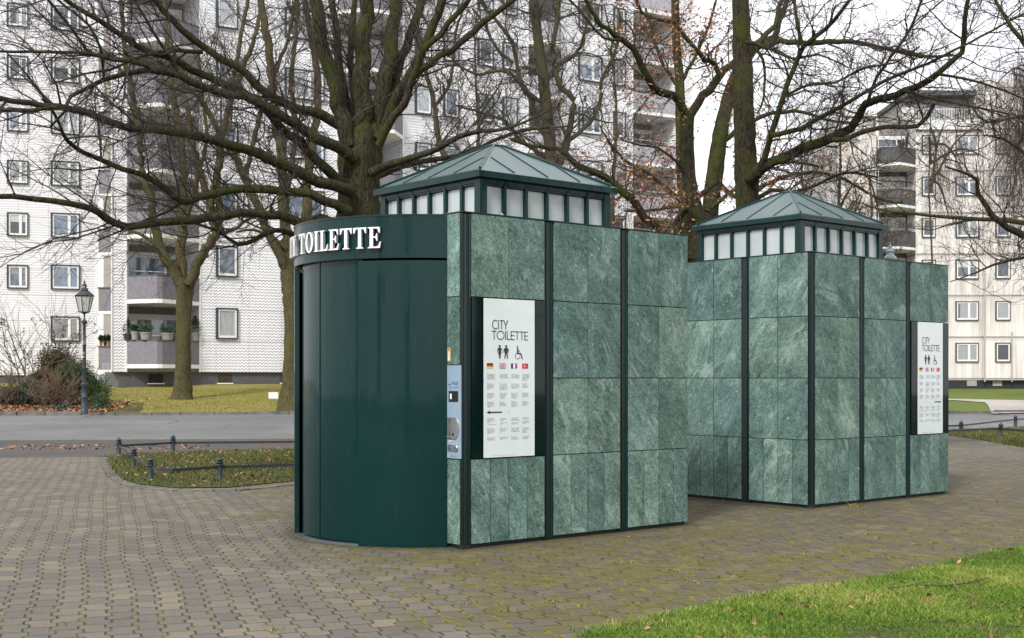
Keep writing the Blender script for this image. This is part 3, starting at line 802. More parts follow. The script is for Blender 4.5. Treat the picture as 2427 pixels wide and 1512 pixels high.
    for s in (-1, 1):
        for i in range(6):
            u0 = -1 + 2 * i / 6; u1 = u0 + 1 / 3
            for ax in (0, 1):
                m = MB(); t = s * (-.002 + r.uniform(-.004, .004)); w = .02
                g = gx if ax == 0 else gy
                a_, b_ = u0 * g + w, u1 * g - w
                # a pane with its own slight tilt
                d0, d1 = r.uniform(-.002, .002), r.uniform(-.002, .002)
                if ax == 0: P = [(cx + a_, cy + s * gy + d0), (cx + b_, cy + s * gy + d1), (cx + b_, cy + s * gy + d1 - s * .008), (cx + a_, cy + s * gy + d0 - s * .008)]
                else: P = [(cx + s * gx + d0, cy + a_), (cx + s * gx + d1, cy + b_), (cx + s * gx + d1 - s * .008, cy + b_), (cx + s * gx + d0 - s * .008, cy + a_)]
                ar = sum(P[k][0] * P[(k + 1) % 4][1] - P[(k + 1) % 4][0] * P[k][1] for k in range(4))
                if ar < 0: P.reverse()
                m.prism(P, zi + .06, zt - .055, MT['frost']); m.build('lantern_pane', fr)
    # hipped roof with eave fascia, seams and cap
    m = MB(); M2 = MT['metal']; ez0, ez1 = 3.55, 3.612; za = 4.055
    if mirror: ez0 += .05; ez1 += .05; za += .09
    else: za += .04
    def ring(hx0, hy0, z0, hx1, hy1, z1, mat):
        A = [(cx - hx0, cy - hy0, z0), (cx + hx0, cy - hy0, z0), (cx + hx0, cy + hy0, z0), (cx - hx0, cy + hy0, z0)]
        B = [(cx - hx1, cy - hy1, z1), (cx + hx1, cy - hy1, z1), (cx + hx1, cy + hy1, z1), (cx - hx1, cy + hy1, z1)]
        for k in range(4): m.poly([A[k], A[(k + 1) % 4], B[(k + 1) % 4], B[k]], mat)
    ring(hx - .06, hy - .06, ez0 - .045, hx - .06, hy - .06, ez0, M2); ring(hx - .06, hy - .06, ez0, hx, hy, ez0 + .001, M2)
    ring(hx, hy, ez0, hx, hy, ez1, M2); ring(hx, hy, ez1, hx - .05, hy - .05, ez1 + .022, M2)
    ring(hx - .05, hy - .05, ez1 + .022, .06, .06, za - .02, MT['roof'])
    m.poly([(cx - hx + .06, cy - hy + .06, ez0 - .045), (cx - hx + .06, cy + hy - .06, ez0 - .045), (cx + hx - .06, cy + hy - .06, ez0 - .045), (cx + hx - .06, cy - hy + .06, ez0 - .045)], MT['dark'])
    rf = m.build('hipped_roof', root)
    m = MB()
    zb = ez1 + .022
    for sx in (-1, 1):
        for sy in (-1, 1):
            a = (cx + sx * (hx - .05), cy + sy * (hy - .05), zb + .008); b = (cx + sx * .05, cy + sy * .05, za - .012)
            m.bar(a, b, .014, M2, 6)
    def onroof(u, w, ax, s):
        # point on roof face: u along eave -1..1, w 0 eave ..1 apex
        k = 1 - w
        if ax == 0: return (cx + u * (hx - .05), cy + s * (.06 + (hy - .11) * k), zb + (za - .02 - zb) * w + .004)
        return (cx + s * (.06 + (hx - .11) * k), cy + u * (hy - .05), zb + (za - .02 - zb) * w + .004)
    for s in (-1, 1):
        for ax in (0, 1):
            for u in (-.5, 0.0, .5): m.bar(onroof(u, .01, ax, s), onroof(u, .97 - abs(u), ax, s), .007, M2, 4)
    m.build('roof_seams', rf)
    m = MB(); m.prism([(cx - .09, cy - .09), (cx + .09, cy - .09), (cx + .09, cy + .09), (cx - .09, cy + .09)], za - .03, za - .02, M2)
    ring(.09, .09, za - .02, .001, .001, za + .015, M2); m.build('roof_cap', rf)
    for (bx_, by_) in ((.05, .26), (.5, .03), (2.6, .05)):
        m = MB(); m.lathe([(.018, 3.112), (.018, 3.122), (.008, 3.125), (.008, 3.135)], MT['steel'], 8, (fx(bx_), by_)); m.build('roof_bolt', root)
    return root

kiosk('front green stone public toilet with curved enamel door and white CITY TOILETTE letters', (-.458, 11.81, 0), 0, False)
kiosk('rear green stone public toilet with no letters in view, white poster at its right end', (3.588, 15.53, 0), 1, True)
# ================================================================== ground
def sheet(name, rows, mat, dz=0.0, thick=0, nx=60):
    """rows: list of polylines (X,Y) near->far sharing parameter; draped over the terrain"""
    V = []; nr = len(rows)
    for pl in rows:
        xs = [p[0] for p in pl]
        for i in range(nx + 1):
            Xv = xs[0] + (xs[-1] - xs[0]) * i / nx; Yv = lin(pl, Xv) if len(pl[0]) == 2 else 0
            V.append((Xv, Yv, gz(Xv, Yv) + dz))
    m = MB(); fs = []
    for r_ in range(nr - 1):
        for i in range(nx): a = r_ * (nx + 1) + i; fs.append((a, a + 1, a + nx + 2, a + nx + 1))
    m.raw(V, fs, mat); return tag(m.build(name, smooth=True), kind='structure')
# terrain
nxg, nyg = 110, 130
xs = np.linspace(-90, 110, nxg); ys = np.concatenate([np.linspace(-60, 0, 15), np.linspace(1, 90, 90), np.linspace(95, 260, 25)])
V = np.array([(x, y, gz(x, y)) for y in ys for x in xs]); 
q = np.arange(nxg * (len(ys) - 1)).reshape(len(ys) - 1, nxg)[:, :-1].ravel()
tag(npmesh('ground', V, np.stack([q, q + 1, q + nxg + 1, q + nxg], 1), MT['soil']), kind='structure')
NEAR = [(-60, 29), (-40, 30.6), (-13, 32), (-5, 32.6), (14, 38.8), (40, 46), (90, 60)]
FAR = [(-60, 41), (-40, 42), (-13, 43), (-5, 43.6), (14, 47.2), (40, 54), (90, 68)]
def off(pl, d): return [(x, y + d) for x, y in pl]
def between(a, b, n): return [[(x, y + (lin(b, x) - y) * k / n) for x, y in a] for k in range(n + 1)]
sheet('road', between(NEAR, FAR, 8), MT['road'], .006, nx=160)
WALK = [(-60, 24), (-13, 24.6), (-7.6, 25.7), (-4, 26), (14, 31), (40, 38), (90, 52)]
sheet('sidewalk', between(off(WALK, -1.5), NEAR, 5), MT['walk'], .0045, nx=160)
# square of interlocking pavers
PAVE = [(-60, 24.2), (-13, 24.9), (-7.6, 25.7), (-4, 26.1), (4, 28.5), (14, 33), (40, 40), (90, 52)]
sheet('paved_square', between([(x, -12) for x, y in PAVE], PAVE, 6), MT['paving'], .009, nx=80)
# light kerb line along the near side of the road
def kerbrow(name, pl, w, h, z, x0, x1, L, seed, label=None):
    r = random.Random(seed); m = MB(); xx = x0
    while xx < x1:
        l = L * r.uniform(.7, 1.25); a = Vector((xx, lin(pl, xx))); b = Vector((xx + l - .03, lin(pl, xx + l - .03)))
        d = (b - a).normalized(); n = Vector((-d.y, d.x)) * w * r.uniform(.85, 1.1)
        a += Vector((-d.y, d.x)) * r.uniform(-.03, .03)
        hh = h * r.uniform(.7, 1.15); g = gz(a.x, a.y) + z
        m.prism([tuple(a), tuple(b), tuple(b + n), tuple(a + n)], g - .1, g + hh, MT['kerb']); xx += l
    return tag(m.build(name), kind='structure')
kerbrow('kerb', off(FAR, -.05), .16, .13, 0, -42, 60, 1.3, 4)
m = MB()
kerbrow('flush_kerb', off(NEAR, -.15), .26, .02, 0, -12.2, -3, 1.6, 8)
# lawns behind the road
LB = [(-60, 90), (90, 110)]
sheet('left_lawn', between(off([p for p in FAR if p[0] <= -5] + [(12, 46.6)], .12), [(-60, 80), (12, 80)], 30), MT['lawnL'], .02, nx=60)
sheet('right_lawn', between([(12.0, 46.8), (40, 54.1), (90, 68.1)], [(12, 112), (90, 130)], 24), MT['lawnR'], .02, nx=60)
# pale path on the right
m = MB()
PP = [G(2250, 986, .3)[:2]]
pts = []
def drape(x, y, dz):
    # intersect pixel ray with terrain
    Y = 10.0
    for _ in range(600):
        Xv = ray(x) * Y; z = E + (HY - y) / F * Y
        if z <= gz(Xv, Y): break
        Y += .25
    return (Xv, Y, gz(Xv, Y) + dz)
def band2(name, top, bot, mat, dz, n=40):
    V = []; 
    for pl in (bot, [(x, (lin(bot, x) * 2 + lin(top, x)) / 3) for x, _ in bot], [(x, (lin(bot, x) + 2 * lin(top, x)) / 3) for x, _ in bot], top):
        x0, x1 = bot[0][0], bot[-1][0]
        for i in range(n + 1):
            xx = x0 + (x1 - x0) * i / n; V.append(drape(xx, lin(pl, xx), dz))
    m = MB(); m.raw(V, [(r_ * (n + 1) + i, r_ * (n + 1) + i + 1, (r_ + 1) * (n + 1) + i + 1, (r_ + 1) * (n + 1) + i) for r_ in range(3) for i in range(n)], mat)
    return tag(m.build(name, smooth=True), kind='structure')
band2('path', [(2150, 945.5), (2427, 951), (2900, 960)], [(2150, 950), (2262, 951), (2335, 956), (2345, 966), (2290, 975), (2262, 984), (2290, 985.5), (2427, 981.5), (2900, 982)], MT['path'], .05, 90)

# ------------------------------------------------------------------ blades
def blades(name, region, n, hgt, wid, mat, seed, parent=None, lean=.5, zf=None, clump=.55):
    rg = np.random.default_rng(seed)
    # region: function rg,n -> (n,2) points
    P = region(rg, n); n = len(P)
    if zf is None: z = np.zeros(n)
    else: z = zf(P)
    cl = np.sin(P[:, 0] * 5.1 + np.sin(P[:, 1] * 3.7) * 2) * np.sin(P[:, 1] * 6.3 + np.cos(P[:, 0] * 2.9) * 2)
    cl2 = np.sin(P[:, 0] * 1.7 + 1) * np.sin(P[:, 1] * 2.3 + P[:, 0])
    h = hgt * rg.uniform(.4, 1.25, n) * (1 + clump * (cl * .6 + cl2 * .6)); h = np.maximum(h, hgt * .15)
    a = rg.uniform(0, 2 * np.pi, n); b = rg.uniform(0, 2 * np.pi, n)
    w = wid * rg.uniform(.6, 1.4, n)
    L = lean * rg.uniform(.2, 1.5, n) * h
    base = np.stack([P[:, 0], P[:, 1], z], 1)
    side = np.stack([np.cos(a), np.sin(a), 0 * a], 1) * w[:, None] / 2
    ld = np.stack([np.cos(b) * L, np.sin(b) * L, h], 1)
    mid = base + np.stack([np.cos(b) * L * .35, np.sin(b) * L * .35, h * .6], 1)
    V = np.stack([base - side, base + side, mid + side * .7, mid - side * .7, base + ld], 1)   # 5 verts
    V = V.reshape(-1, 3); i = np.arange(n) * 5
    T = np.concatenate([np.stack([i, i + 1, i + 2], 1), np.stack([i, i + 2, i + 3], 1), np.stack([i + 3, i + 2, i + 4], 1)])
    tone = np.clip(rg.beta(1.6, 2.2, n) + .2 * cl2 + .1 * cl, 0, 1)
    return npmesh(name, V, T, mat, parent, smooth=False, tone=np.concatenate([tone, tone, tone]))

def inpoly(P, poly):
    x, y = P[:, 0], P[:, 1]; inside = np.zeros(len(P), bool); n = len(poly)
    for i in range(n):
        x1, y1 = poly[i]; x2, y2 = poly[(i + 1) % n]
        c = ((y1 > y) != (y2 > y)) & (x < (x2 - x1) * (y - y1) / (y2 - y1 + 1e-12) + x1); inside ^= c
    return inside
def region_poly(poly, jit=0.0):
    def f(rg, n):
        xs = [p[0] for p in poly]; ys = [p[1] for p in poly]; out = []; tot = 0
        while tot < n:
            P = np.stack([rg.uniform(min(xs) - jit, max(xs) + jit, n * 2), rg.uniform(min(ys) - jit, max(ys) + jit, n * 2)], 1)
            Q = P + rg.normal(0, jit, P.shape) if jit else P
            k = inpoly(Q, poly); out.append(P[k]); tot += k.sum()
        return np.concatenate(out)[:n]
    return f
def flat_poly(name, poly, z, mat):
    V, T = fillpoly(poly); m = MB(); m.raw([(p[0], p[1], z) for p in V], T, mat); return tag(m.build(name), kind='structure')

# front lawn, lower right
edge = [(2310, 2560), (2349, 2539), (2560, 2490), (2736, 2455), (2962, 2402), (3176, 2372), (3400, 2336), (3617, 2301), (3825, 2247), (4093, 2194), (4400, 2140)]
edge = [G(x / 1.6877, y / 1.6877)[:2] for x, y in edge]
FL = edge + [(edge[-1][0] + 30, edge[-1][1] + 12), (edge[-1][0] + 30, 2.0), (.6, 2.0), (.35, edge[0][1] - 1.2)]
flat_poly('front_lawn', FL, .016, MT['lawnF'])
vis = edge + [(edge[-1][0], 7.4), (.55, 7.4)]
def patchy(rg, n):
    P = region_poly(vis, .05)(rg, int(n * 1.5))
    v = np.sin(P[:, 0] * 3.1 + 2 * np.sin(P[:, 1] * 2.2)) * np.sin(P[:, 1] * 3.9 + 1.5 * np.sin(P[:, 0] * 2.7)) + .5 * np.sin(P[:, 0] * 9 + 3 * np.sin(P[:, 1] * 7)) * np.sin(P[:, 1] * 11)
    return P[rg.uniform(0, 1, len(P)) < np.clip(1.0 - (v - .45) * 1.5, .12, 1)][:n]
tag(blades('grass', patchy, 230000, .030, .0045, MT['bladeF'], 3, lean=1.1, zf=lambda P: np.full(len(P), .012)), kind='stuff')
# moss and grass tufts in the joints near the lawn
def tuft_region(rg, n):
    c = np.stack([rg.uniform(-1.5, 6.0, 260), rg.uniform(7.6, 14, 260)], 1)
    keep = (rg.uniform(0, 1, 260) < .25 + .75 * (c[:, 0] > .5)) & ~inpoly(c, [(-.6, 11.6), (2, 13.9), (0, 16.5), (-3, 14)])
    d = [min(math.hypot(p[0] - a[0], p[1] - a[1]) for a in edge) for p in c]
    keep &= (np.array(d) < 1.9)
    c = c[keep]; k = rg.integers(0, len(c), n)
    return c[k] + rg.normal(0, .028, (n, 2))
tag(blades('joint_grass', tuft_region, 6000, .014, .005, MT['bladeJ'], 5, lean=1.6, zf=lambda P: np.full(len(P), .009)), kind='stuff')

# left planting bed
BL = [G(x, y)[:2] for x, y in ((256, 1084), (262, 1108), (286, 1136), (330, 1150), (420, 1159), (540, 1158), (690, 1143), (900, 1120), (1000, 1105), (1000, 1066), (690, 1066), (420, 1074), (300, 1079))]
flat_poly('planting_bed', BL, .022, MT['lawnF'])
tag(blades('bed_grass', region_poly(BL, .12), 26000, .055, .010, MT['bladeB'], 6, lean=.9, zf=lambda P: np.full(len(P), .018)), kind='stuff')
BR = [G(x, y)[:2] for x, y in ((2235, 1026), (2250, 1033), (2300, 1039), (2355, 1048), (2427, 1062), (2620, 1090), (2620, 1012), (2427, 1017))]
flat_poly('planting_bed', BR, .022, MT['lawnF'])
tag(blades('bed_grass', region_poly(BR, .12), 30000, .09, .014, MT['bladeB'], 7, lean=.9, zf=lambda P: np.full(len(P), .018)), kind='stuff')
# far lawns get short tufts so their edges are not ruled lines
def far_region(poly):
    return region_poly(poly, .1)
zt = lambda P: np.array([gz(a, b) for a, b in P]) + .015
LP = [(-20, 43.2), (-13, 43.2), (-5, 43.8), (-5, 55), (-20, 55)]
tag(blades('lawn_grass', far_region(LP), 60000, .045, .014, MT['bladeL'], 9, lean=1.0, zf=zt), kind='stuff')
RPl = [(14, 47.5), (30, 51.5), (40, 86), (22, 86)]
# edging stones of the left bed
pl = [G(x, y) for x, y in ((246, 1086), (252, 1110), (278, 1142), (322, 1158), (420, 1166), (560, 1165), (700, 1150), (900, 1127))]
m = MB(); r = random.Random(2)
for a, b in zip(pl, pl[1:]):
    a = Vector(a); b = Vector(b); L = (b - a).length; n = max(1, int(L / .22)); d = (b - a) / n
    for k in range(n):
        p0 = a + d * k; w = Vector((-d.y, d.x, 0)).normalized() * .07
        q0 = p0 + d * r.uniform(.88, .96)
        jj = Vector((r.uniform(-.015, .015), r.uniform(-.015, .015), 0)); p0 += jj; q0 += jj
        m.prism([(p0 - w)[:2], (q0 - w)[:2], (q0 + w)[:2], (p0 + w)[:2]], 0, .02 + r.uniform(0, .018), MT['kerb'])
tag(m.build('bed_edging_stones'), kind='structure')

# ------------------------------------------------------------------ fallen leaves
def leafs(name, pts, size, mat, seed, flat=.35):
    rg = np.random.default_rng(seed); P = np.asarray(pts); n = len(P)
    s = size * rg.uniform(.5, 1.3, n); a = rg.uniform(0, 2 * np.pi, n)
    nrm = rg.normal(0, flat, (n, 3)); nrm[:, 2] = 1; nrm /= np.linalg.norm(nrm, axis=1)[:, None]
    u = np.stack([np.cos(a), np.sin(a), np.zeros(n)], 1); u -= nrm * (u * nrm).sum(1)[:, None]; u /= np.linalg.norm(u, axis=1)[:, None]
    w = np.cross(nrm, u); cu = s[:, None] * rg.uniform(-.1, .35, (n, 1)) * nrm
    s_ = s[:, None]
    V = np.stack([P - u * s_, P - w * s_ * .45 - u * s_ * .2 + cu, P + w * s_ * .45 - u * s_ * .2 + cu, P + u * s_, P - w * s_ * .36 + u * s_ * .35 + cu * .6, P + w * s_ * .36 + u * s_ * .35 + cu * .6], 1).reshape(-1, 3)
    i = np.arange(n) * 6
    T = np.concatenate([np.stack([i, i + 1, i + 2], 1), np.stack([i + 1, i + 4, i + 2], 1), np.stack([i + 4, i + 5, i + 2], 1), np.stack([i + 4, i + 3, i + 5], 1)])
    t = rg.uniform(0, 1, n)
    return npmesh(name, V, T, mat, None, False, np.concatenate([t] * 4))
rg = np.random.default_rng(11)
P2 = region_poly(vis)(rg, 150); tag(leafs('fallen_leaves', np.c_[P2, rg.uniform(.03, .05, len(P2))], .032, MT['leaf'], 1, .7), kind='stuff')
P2 = region_poly(BL)(rg, 900); tag(leafs('fallen_leaves', np.c_[P2, rg.uniform(.03, .07, len(P2))], .035, MT['leaf'], 2, .6), kind='stuff')
P2 = region_poly(BR)(rg, 250); tag(leafs('fallen_leaves', np.c_[P2, np.full(len(P2), .06)], .04, MT['leaf'], 3, .6), kind='stuff')
pts = []
for _ in range(170):
    x = rg.uniform(-8, 9); y = rg.uniform(7.6, 31)
    lx = (x + .458) * .761 + (y - 11.81) * .6486; ly = -(x + .458) * .6486 + (y - 11.81) * .761
    if -1 < lx < 3.2 and -.1 < ly < 3: continue
    pts.append((x, y, .018))
tag(leafs('fallen_leaves', pts, .022, MT['leaf'], 4, .3), kind='stuff')
pts = [(G(731, 1392)[0], G(731, 1392)[1], .02)]
o = leafs('fallen_leaf', pts, .06, MT['leaf'], 12, .1); tag(o, 'single pale curled leaf lying alone on the pavers left of the front kiosk', 'leaf')
# litter strip along the walk
P2 = np.stack([rg.uniform(-11.5, -7, 260), rg.uniform(28.3, 30.2, 260)], 1)
tag(leafs('fallen_leaves', np.c_[P2, np.full(len(P2), .02)], .05, MT['leaf'], 5, .5), kind='stuff')
# small dark debris on the pavers (seed husks, grit)
V = []; 
m = MB(); r = random.Random(5)
for _ in range(420):
    x = r.uniform(-6, 9); y = r.uniform(7.4, 24); s = r.uniform(.003, .011) * (1 + y * .02)
    dk = r.random() < .6
    lx = (x + .458) * .761 + (y - 11.81) * .6486; ly = -(x + .458) * .6486 + (y - 11.81) * .761
    if -1 < lx < 3.2 and -.1 < ly < 3: continue
    vs = [(x + r.uniform(-s, s) * 1.4, y + r.uniform(-s, s) * 1.4, .01 + r.uniform(0, s)) for _ in range(4)]
    m.raw(vs, [(0, 1, 2), (0, 2, 3), (0, 3, 1), (1, 3, 2)], MT['twig'] if dk else MT['potg'])
tag(m.build('ground_litter'), kind='stuff')
# fallen twigs
def stick(pts, r0, label, mat='twigO'):
    m = MB(); n = len(pts)
    for i in range(n - 1):
        m.bar(pts[i], pts[i + 1], r0 * (1 - i / n * .7), MT[mat], 5, r0 * (1 - (i + 1) / n * .7))
    return m
def gp3(x, y, z): p = G(x, y, z); return p
m = stick([gp3(2105, 1394, .045), gp3(2170, 1386, .04), (gp3(2240, 1388, .05)), gp3(2290, 1382, .05), gp3(2345, 1370, .07)], .008, '')
for a, b in (((2170, 1386), (2195, 1378)), ((2210, 1387), (2180, 1396)), ((2290, 1382), (2325, 1381))): m.bar(gp3(*a, .045), gp3(*b, .06), .004, MT['twigO'], 4, .002)
tag(m.build('fallen_twig'), 'long dark forked twig lying in the grass, the longer of the two', 'twig')
m = stick([gp3(2251, 1372, .09), gp3(2272, 1398, .06), gp3(2296, 1410, .05), gp3(2333, 1424, .045)], .0055, '', 'straw')
tag(m.build('fallen_twig'), 'short pale bent twig crossing the long one in the grass', 'twig')
m = stick([gp3(1795, 1419, .02), gp3(1830, 1425, .02), gp3(1870, 1434, .03), gp3(1900, 1440, .03)], .004, '', 'straw')
tag(m.build('fallen_twig'), 'thin grey twig at the edge where pavers meet the grass', 'twig')
c = G(2028, 1203)
o = blades('weed', lambda rg, n: np.stack([c[0] + rg.normal(0, .05, n), c[1] + rg.normal(0, .04, n)], 1), 26, .07, .010, MT['bladeJ'], 8, lean=1.2, zf=lambda P: np.full(len(P), .0))
tag(o, 'small grassy weed growing at the foot of the rear kiosk corner', 'weed')

# ------------------------------------------------------------------ low bed railings
def bollard(p, label, tilt=0, s=1.0, h=.40):
    m = MB(); k = .075 * s
    prof = [(.055, 0), (.052, .02), (.045, .03), (.045, .235), (.055, .24), (.062, .25), (.055, .262), (.047, .268), (.052, .278), (.066, .285), (.066, .293), (.047, .30), (.035, .315), (.05, .33), (.062, .335), (.058, .345), (.045, .352), (.028, .362), (.012, .375), (.012, .385), (.004, .395)]
    m.lathe([(a * s, b * h / .395) for a, b in prof], MT['iron'], 16)
    o = m.build('bollard', None, p, smooth=True); o.rotation_euler = (0, tilt, 0)
    return tag(o, label, 'bollard', 'cast iron bollards of the low bed railings')
LBs = [((282, 1083), 'low iron bollard at the far left corner of the left bed railing'),
       ((317, 1113), 'low iron bollard midway along the left side of the left bed'),
       ((357, 1143), 'low iron bollard at the front left corner of the left bed'),
       ((410, 1075), 'low iron bollard behind the left bed, next to the asphalt'),
       ((521, 1142), 'low iron bollard in the front grass edge of the left bed, nearest the kiosk')]
LP_ = [G(*p) for p, _ in LBs]
for p, (_, l) in zip(LP_, LBs): bollard(p, l)
def flatbar(m, pts, z, h=.045, t=.008):
    for a, b in zip(pts, pts[1:]):
        a = Vector((*a[:2], 0)); b = Vector((*b[:2], 0)); n = Vector((-(b - a).y, (b - a).x, 0)).normalized() * t
        vs = []
        za = z; vs = [(a - n) + Vector((0, 0, za)), (b - n) + Vector((0, 0, za)), (b + n) + Vector((0, 0, za)), (a + n) + Vector((0, 0, za))]
        vs = vs + [v + Vector((0, 0, h)) for v in vs]
        m.raw(vs, [(0, 3, 2, 1), (4, 5, 6, 7), (0, 1, 5, 4), (1, 2, 6, 5), (2, 3, 7, 6), (3, 0, 4, 7)], MT['iron'])
m = MB()
P0, P1, P2_, P3, P4 = LP_
far_end = G(1000, 1069); near_end = G(1000, 1125)
flatbar(m, [near_end, P4], .20)
cur = [P4]
a = Vector(P4); b = Vector(P2_)
mid = G(395, 1147)
cur = [P4, G(450, 1147), G(410, 1150), G(380, 1148), P2_]
flatbar(m, cur, .20); flatbar(m, [P2_, P1, P0], .20); flatbar(m, [P0, P3, far_end], .20)
tag(m.build('bed_railing'), 'low dark flat iron railing round the left planting bed', 'railing', 'low iron railings')
RBs = [((2278, 1034.5), 'upright low bollard of the right railing beside the rear kiosk', 0),
       ((2369, 1041), 'slightly tilted low bollard in the grass of the right bed', .1),
       ((2407, 1016.5), 'low bollard on the far railing by the road at the right edge', 0)]
RP_ = []
for p, l, t in RBs:
    g = G(*p); RP_.append(g); bollard(g, l, t, 1.15, .44)
m = MB()
flatbar(m, [G(2200, 1037), RP_[0], RP_[2], G(2600, 1000)], .27); flatbar(m, [G(2190, 1050), RP_[1], G(2560, 1062)], .25)
tag(m.build('bed_railing'), 'low dark flat iron railing of the right bed behind the rear kiosk', 'railing', 'low iron railings')

# ------------------------------------------------------------------ street lamps
def lamp(p, label, s=1.0, mat='lampi'):
    root = empty('street_lamp', p); root.scale = (s, s, s); tag(root, label, 'street lamp', 'old gas style street lamps')
    I = MT[mat]; m = MB()
    m.lathe([(.125, 0), (.12, .12), (.11, .14), (.115, .30), (.10, .34), (.095, .50), (.11, .55), (.11, .60), (.095, .63), (.088, .9), (.12, .97), (.12, 1.02), (.07, 1.07), (.062, 1.5), (.075, 1.52), (.075, 1.56), (.056, 1.58), (.052, 2.28), (.066, 2.30), (.066, 2.34), (.050, 2.36), (.046, 3.0), (.06, 3.03), (.09, 3.06), (.095, 3.12), (.07, 3.15), (.045, 3.17), (.028, 3.2), (.028, 3.36), (.06, 3.38), (.07, 3.42)], I, 14)
    post = m.build('post', root, smooth=True)
    m = MB(); text_into(m, '2', .10, -.025, 2.02, MT['white'], -.058); disc(m, 0, 1.93, .018, -.0585, MT['white'], 10); m.build('number', post)
    m = MB(); r0, r1 = .17, .30; z0, z1 = 3.43, 3.98
    cor = lambda r_, k: (r_ * math.cos(R(30 + 60 * k)), r_ * math.sin(R(30 + 60 * k)))
    for k in range(6):
        a, b = cor(r0, k), cor(r1, k); a2, b2 = cor(r0, k + 1), cor(r1, k + 1)
        m.bar((*a, z0), (*b, z1), .016, I, 5); m.bar((*a, z0), (*a2, z0), .016, I, 5); m.bar((*b, z1), (*b2, z1), .024, I, 5)
        m.bar((*a, z0), (0, 0, z0 - .05), .012, I, 4)
    m.bar((-.26, 0, z0), (.12, 0, z0), .008, I, 4)
    fr = m.build('lantern_frame', root)
    m = MB()
    for k in range(6):
        a, b = cor(r0 - .008, k), cor(r1 - .008, k); a2, b2 = cor(r0 - .008, k + 1), cor(r1 - .008, k + 1)
        ai, bi = cor(r0 - .014, k), cor(r1 - .014, k); a2i, b2i = cor(r0 - .014, k + 1), cor(r1 - .014, k + 1)
        m.poly([(*a, z0), (*a2, z0), (*b2, z1), (*b, z1)], MT['lampg']); m.poly([(*b2i, z1), (*a2i, z0), (*ai, z0), (*bi, z1)], MT['lampg'])
    m.build('lantern_glass', root)
    m = MB(); m.lathe([(.33, 3.99), (.32, 4.0), (.17, 4.13), (.12, 4.15), (.135, 4.17), (.13, 4.21), (.085, 4.25), (.07, 4.30), (.10, 4.32), (.07, 4.36), (.035, 4.38), (.03, 4.40), (.04, 4.43), (.015, 4.46), (.006, 4.53)], MT['lampr'], 6)
    m.build('lantern_roof', root)
    m = MB(); m.bar((0, 0, 3.46), (0, 0, 3.62), .02, MT['steel'], 6); m.lathe([(.01, 3.62), (.035, 3.66), (.04, 3.75), (.01, 3.80)], MT['poster'], 8); m.build('burner', root)
    return root
MT['lampr'] = M_simple('lamp_roof_zinc', (.06, .055, .06), .25, metal=.5, var=.2)
lp = U(200, 982, 42.2)
lamp((lp[0], lp[1], lp[2]), 'street lamp with the number 2 on its post, standing before the bushes', .975)
L2 = U(2110, 573, 25.7); sc = .975
MT['lampr'] = M_simple('lamp_roof_grey', (.22, .25, .28), .35, metal=.5, var=.15)
lamp((L2[0], L2[1], 0), 'street lamp of which only the grey roof and finial show above the rear kiosk', L2[2] / 4.53)

# lawn notice
sp = (*U(648, 966, 46.5)[:2], gz(U(648, 966, 46.5)[0], 46.5))
root = empty('lawn_notice', sp); tag(root, 'small white notice on a green stake in the lawn left of the kiosk', 'sign')
m = MB(); m.bar((.03, 0, -.1), (.03, 0, .42), .012, MT['green'], 6); m.build('stake', root)
m = MB(); m.box(-.17, .17, -.02, -.008, .28, .52, MT['white']); sb = m.build('sign_board', root)
m = MB(); text_into(m, 'Wir bitten, den Rasen', .035, -.15, .43, MT['black'], -.023); text_into(m, 'nicht zu betreten', .032, -.12, .36, MT['black'], -.023)
for a, b, c2, d in ((-.165, .165, .285, .29), (-.165, .165, .51, .515)): m.box(a, b, -.0225, -.0215, c2, d, MT['black'])
m.build('lettering', sb)
# ================================================================== buildings
class Facade:
    def __init__(s, name, x0, Y0, x1, Y1, label):
        s.p0 = Vector((ray(x0) * Y0, Y0)); s.p1 = Vector((ray(x1) * Y1, Y1)); d = s.p1 - s.p0
        s.L = d.length; s.ang = math.atan2(d.y, d.x); s.d = d.normalized()
        s.root = empty(name, (s.p0.x, s.p0.y, E), s.ang)
        tag(s.root, label, 'apartment building', 'apartment blocks')
        s.wm = {}
    def S(s, x):
        r_ = ray(x); return (r_ * s.p0.y - s.p0.x) / (s.d.x - r_ * s.d.y)
    def Z(s, x, y):
        S = s.S(x); Y = s.p0.y + s.d.y * S; return (HY - y) / F * Y
    def window(s, s0, s1, z0, h, kind, outer='fdark', pane='pane', frac=.62):
        """local: x along facade, -y outward, z relative to eye"""
        w = s1 - s0; key = (round(w, 2), round(h, 2), kind, outer, pane)
        if key not in s.wm:
            m = MB(); O = MT[outer]; Wm = MT['fwhite']; t = .09
            m.box(0, t, -.10, .0, 0, h, O); m.box(w - t * .6, w, -.10, 0, 0, h, O); m.box(t, w - t * .6, -.10, 0, h - .06, h, O); m.box(t, w - t * .6, -.12, 0, 0, .05, O)
            a, b, c, d = t, w - t * .6, .05, h - .06; f = .085
            m.box(a, a + f, -.06, 0, c, d, Wm); m.box(b - f, b, -.06, 0, c, d, Wm); m.box(a + f, b - f, -.06, 0, c, c + f * 1.2, Wm); m.box(a + f, b - f, -.06, 0, d - f, d, Wm)
            cells = [(a + f, b - f)]
            if kind == 'double':
                mid = a + (b - a) * frac; m.box(mid - .07, mid + .07, -.065, 0, c + f * 1.2, d - f, Wm); cells = [(a + f, mid - .07), (mid + .07, b - f)]
            p = MB()
            for (u, v) in cells: p.box(u, v, -.022, -.002, c + f * 1.2, d - f, MT[pane])
            me1 = m.build('window', s.root); me2 = p.build('pane', me1)
            s.wm[key] = (me1.data, me2.data); o = me1; q = me2
        else:
            a, b = s.wm[key]; o = link('window', a, s.root); q = link('pane', b, o)
        o.location = (s0, 0, z0); return o

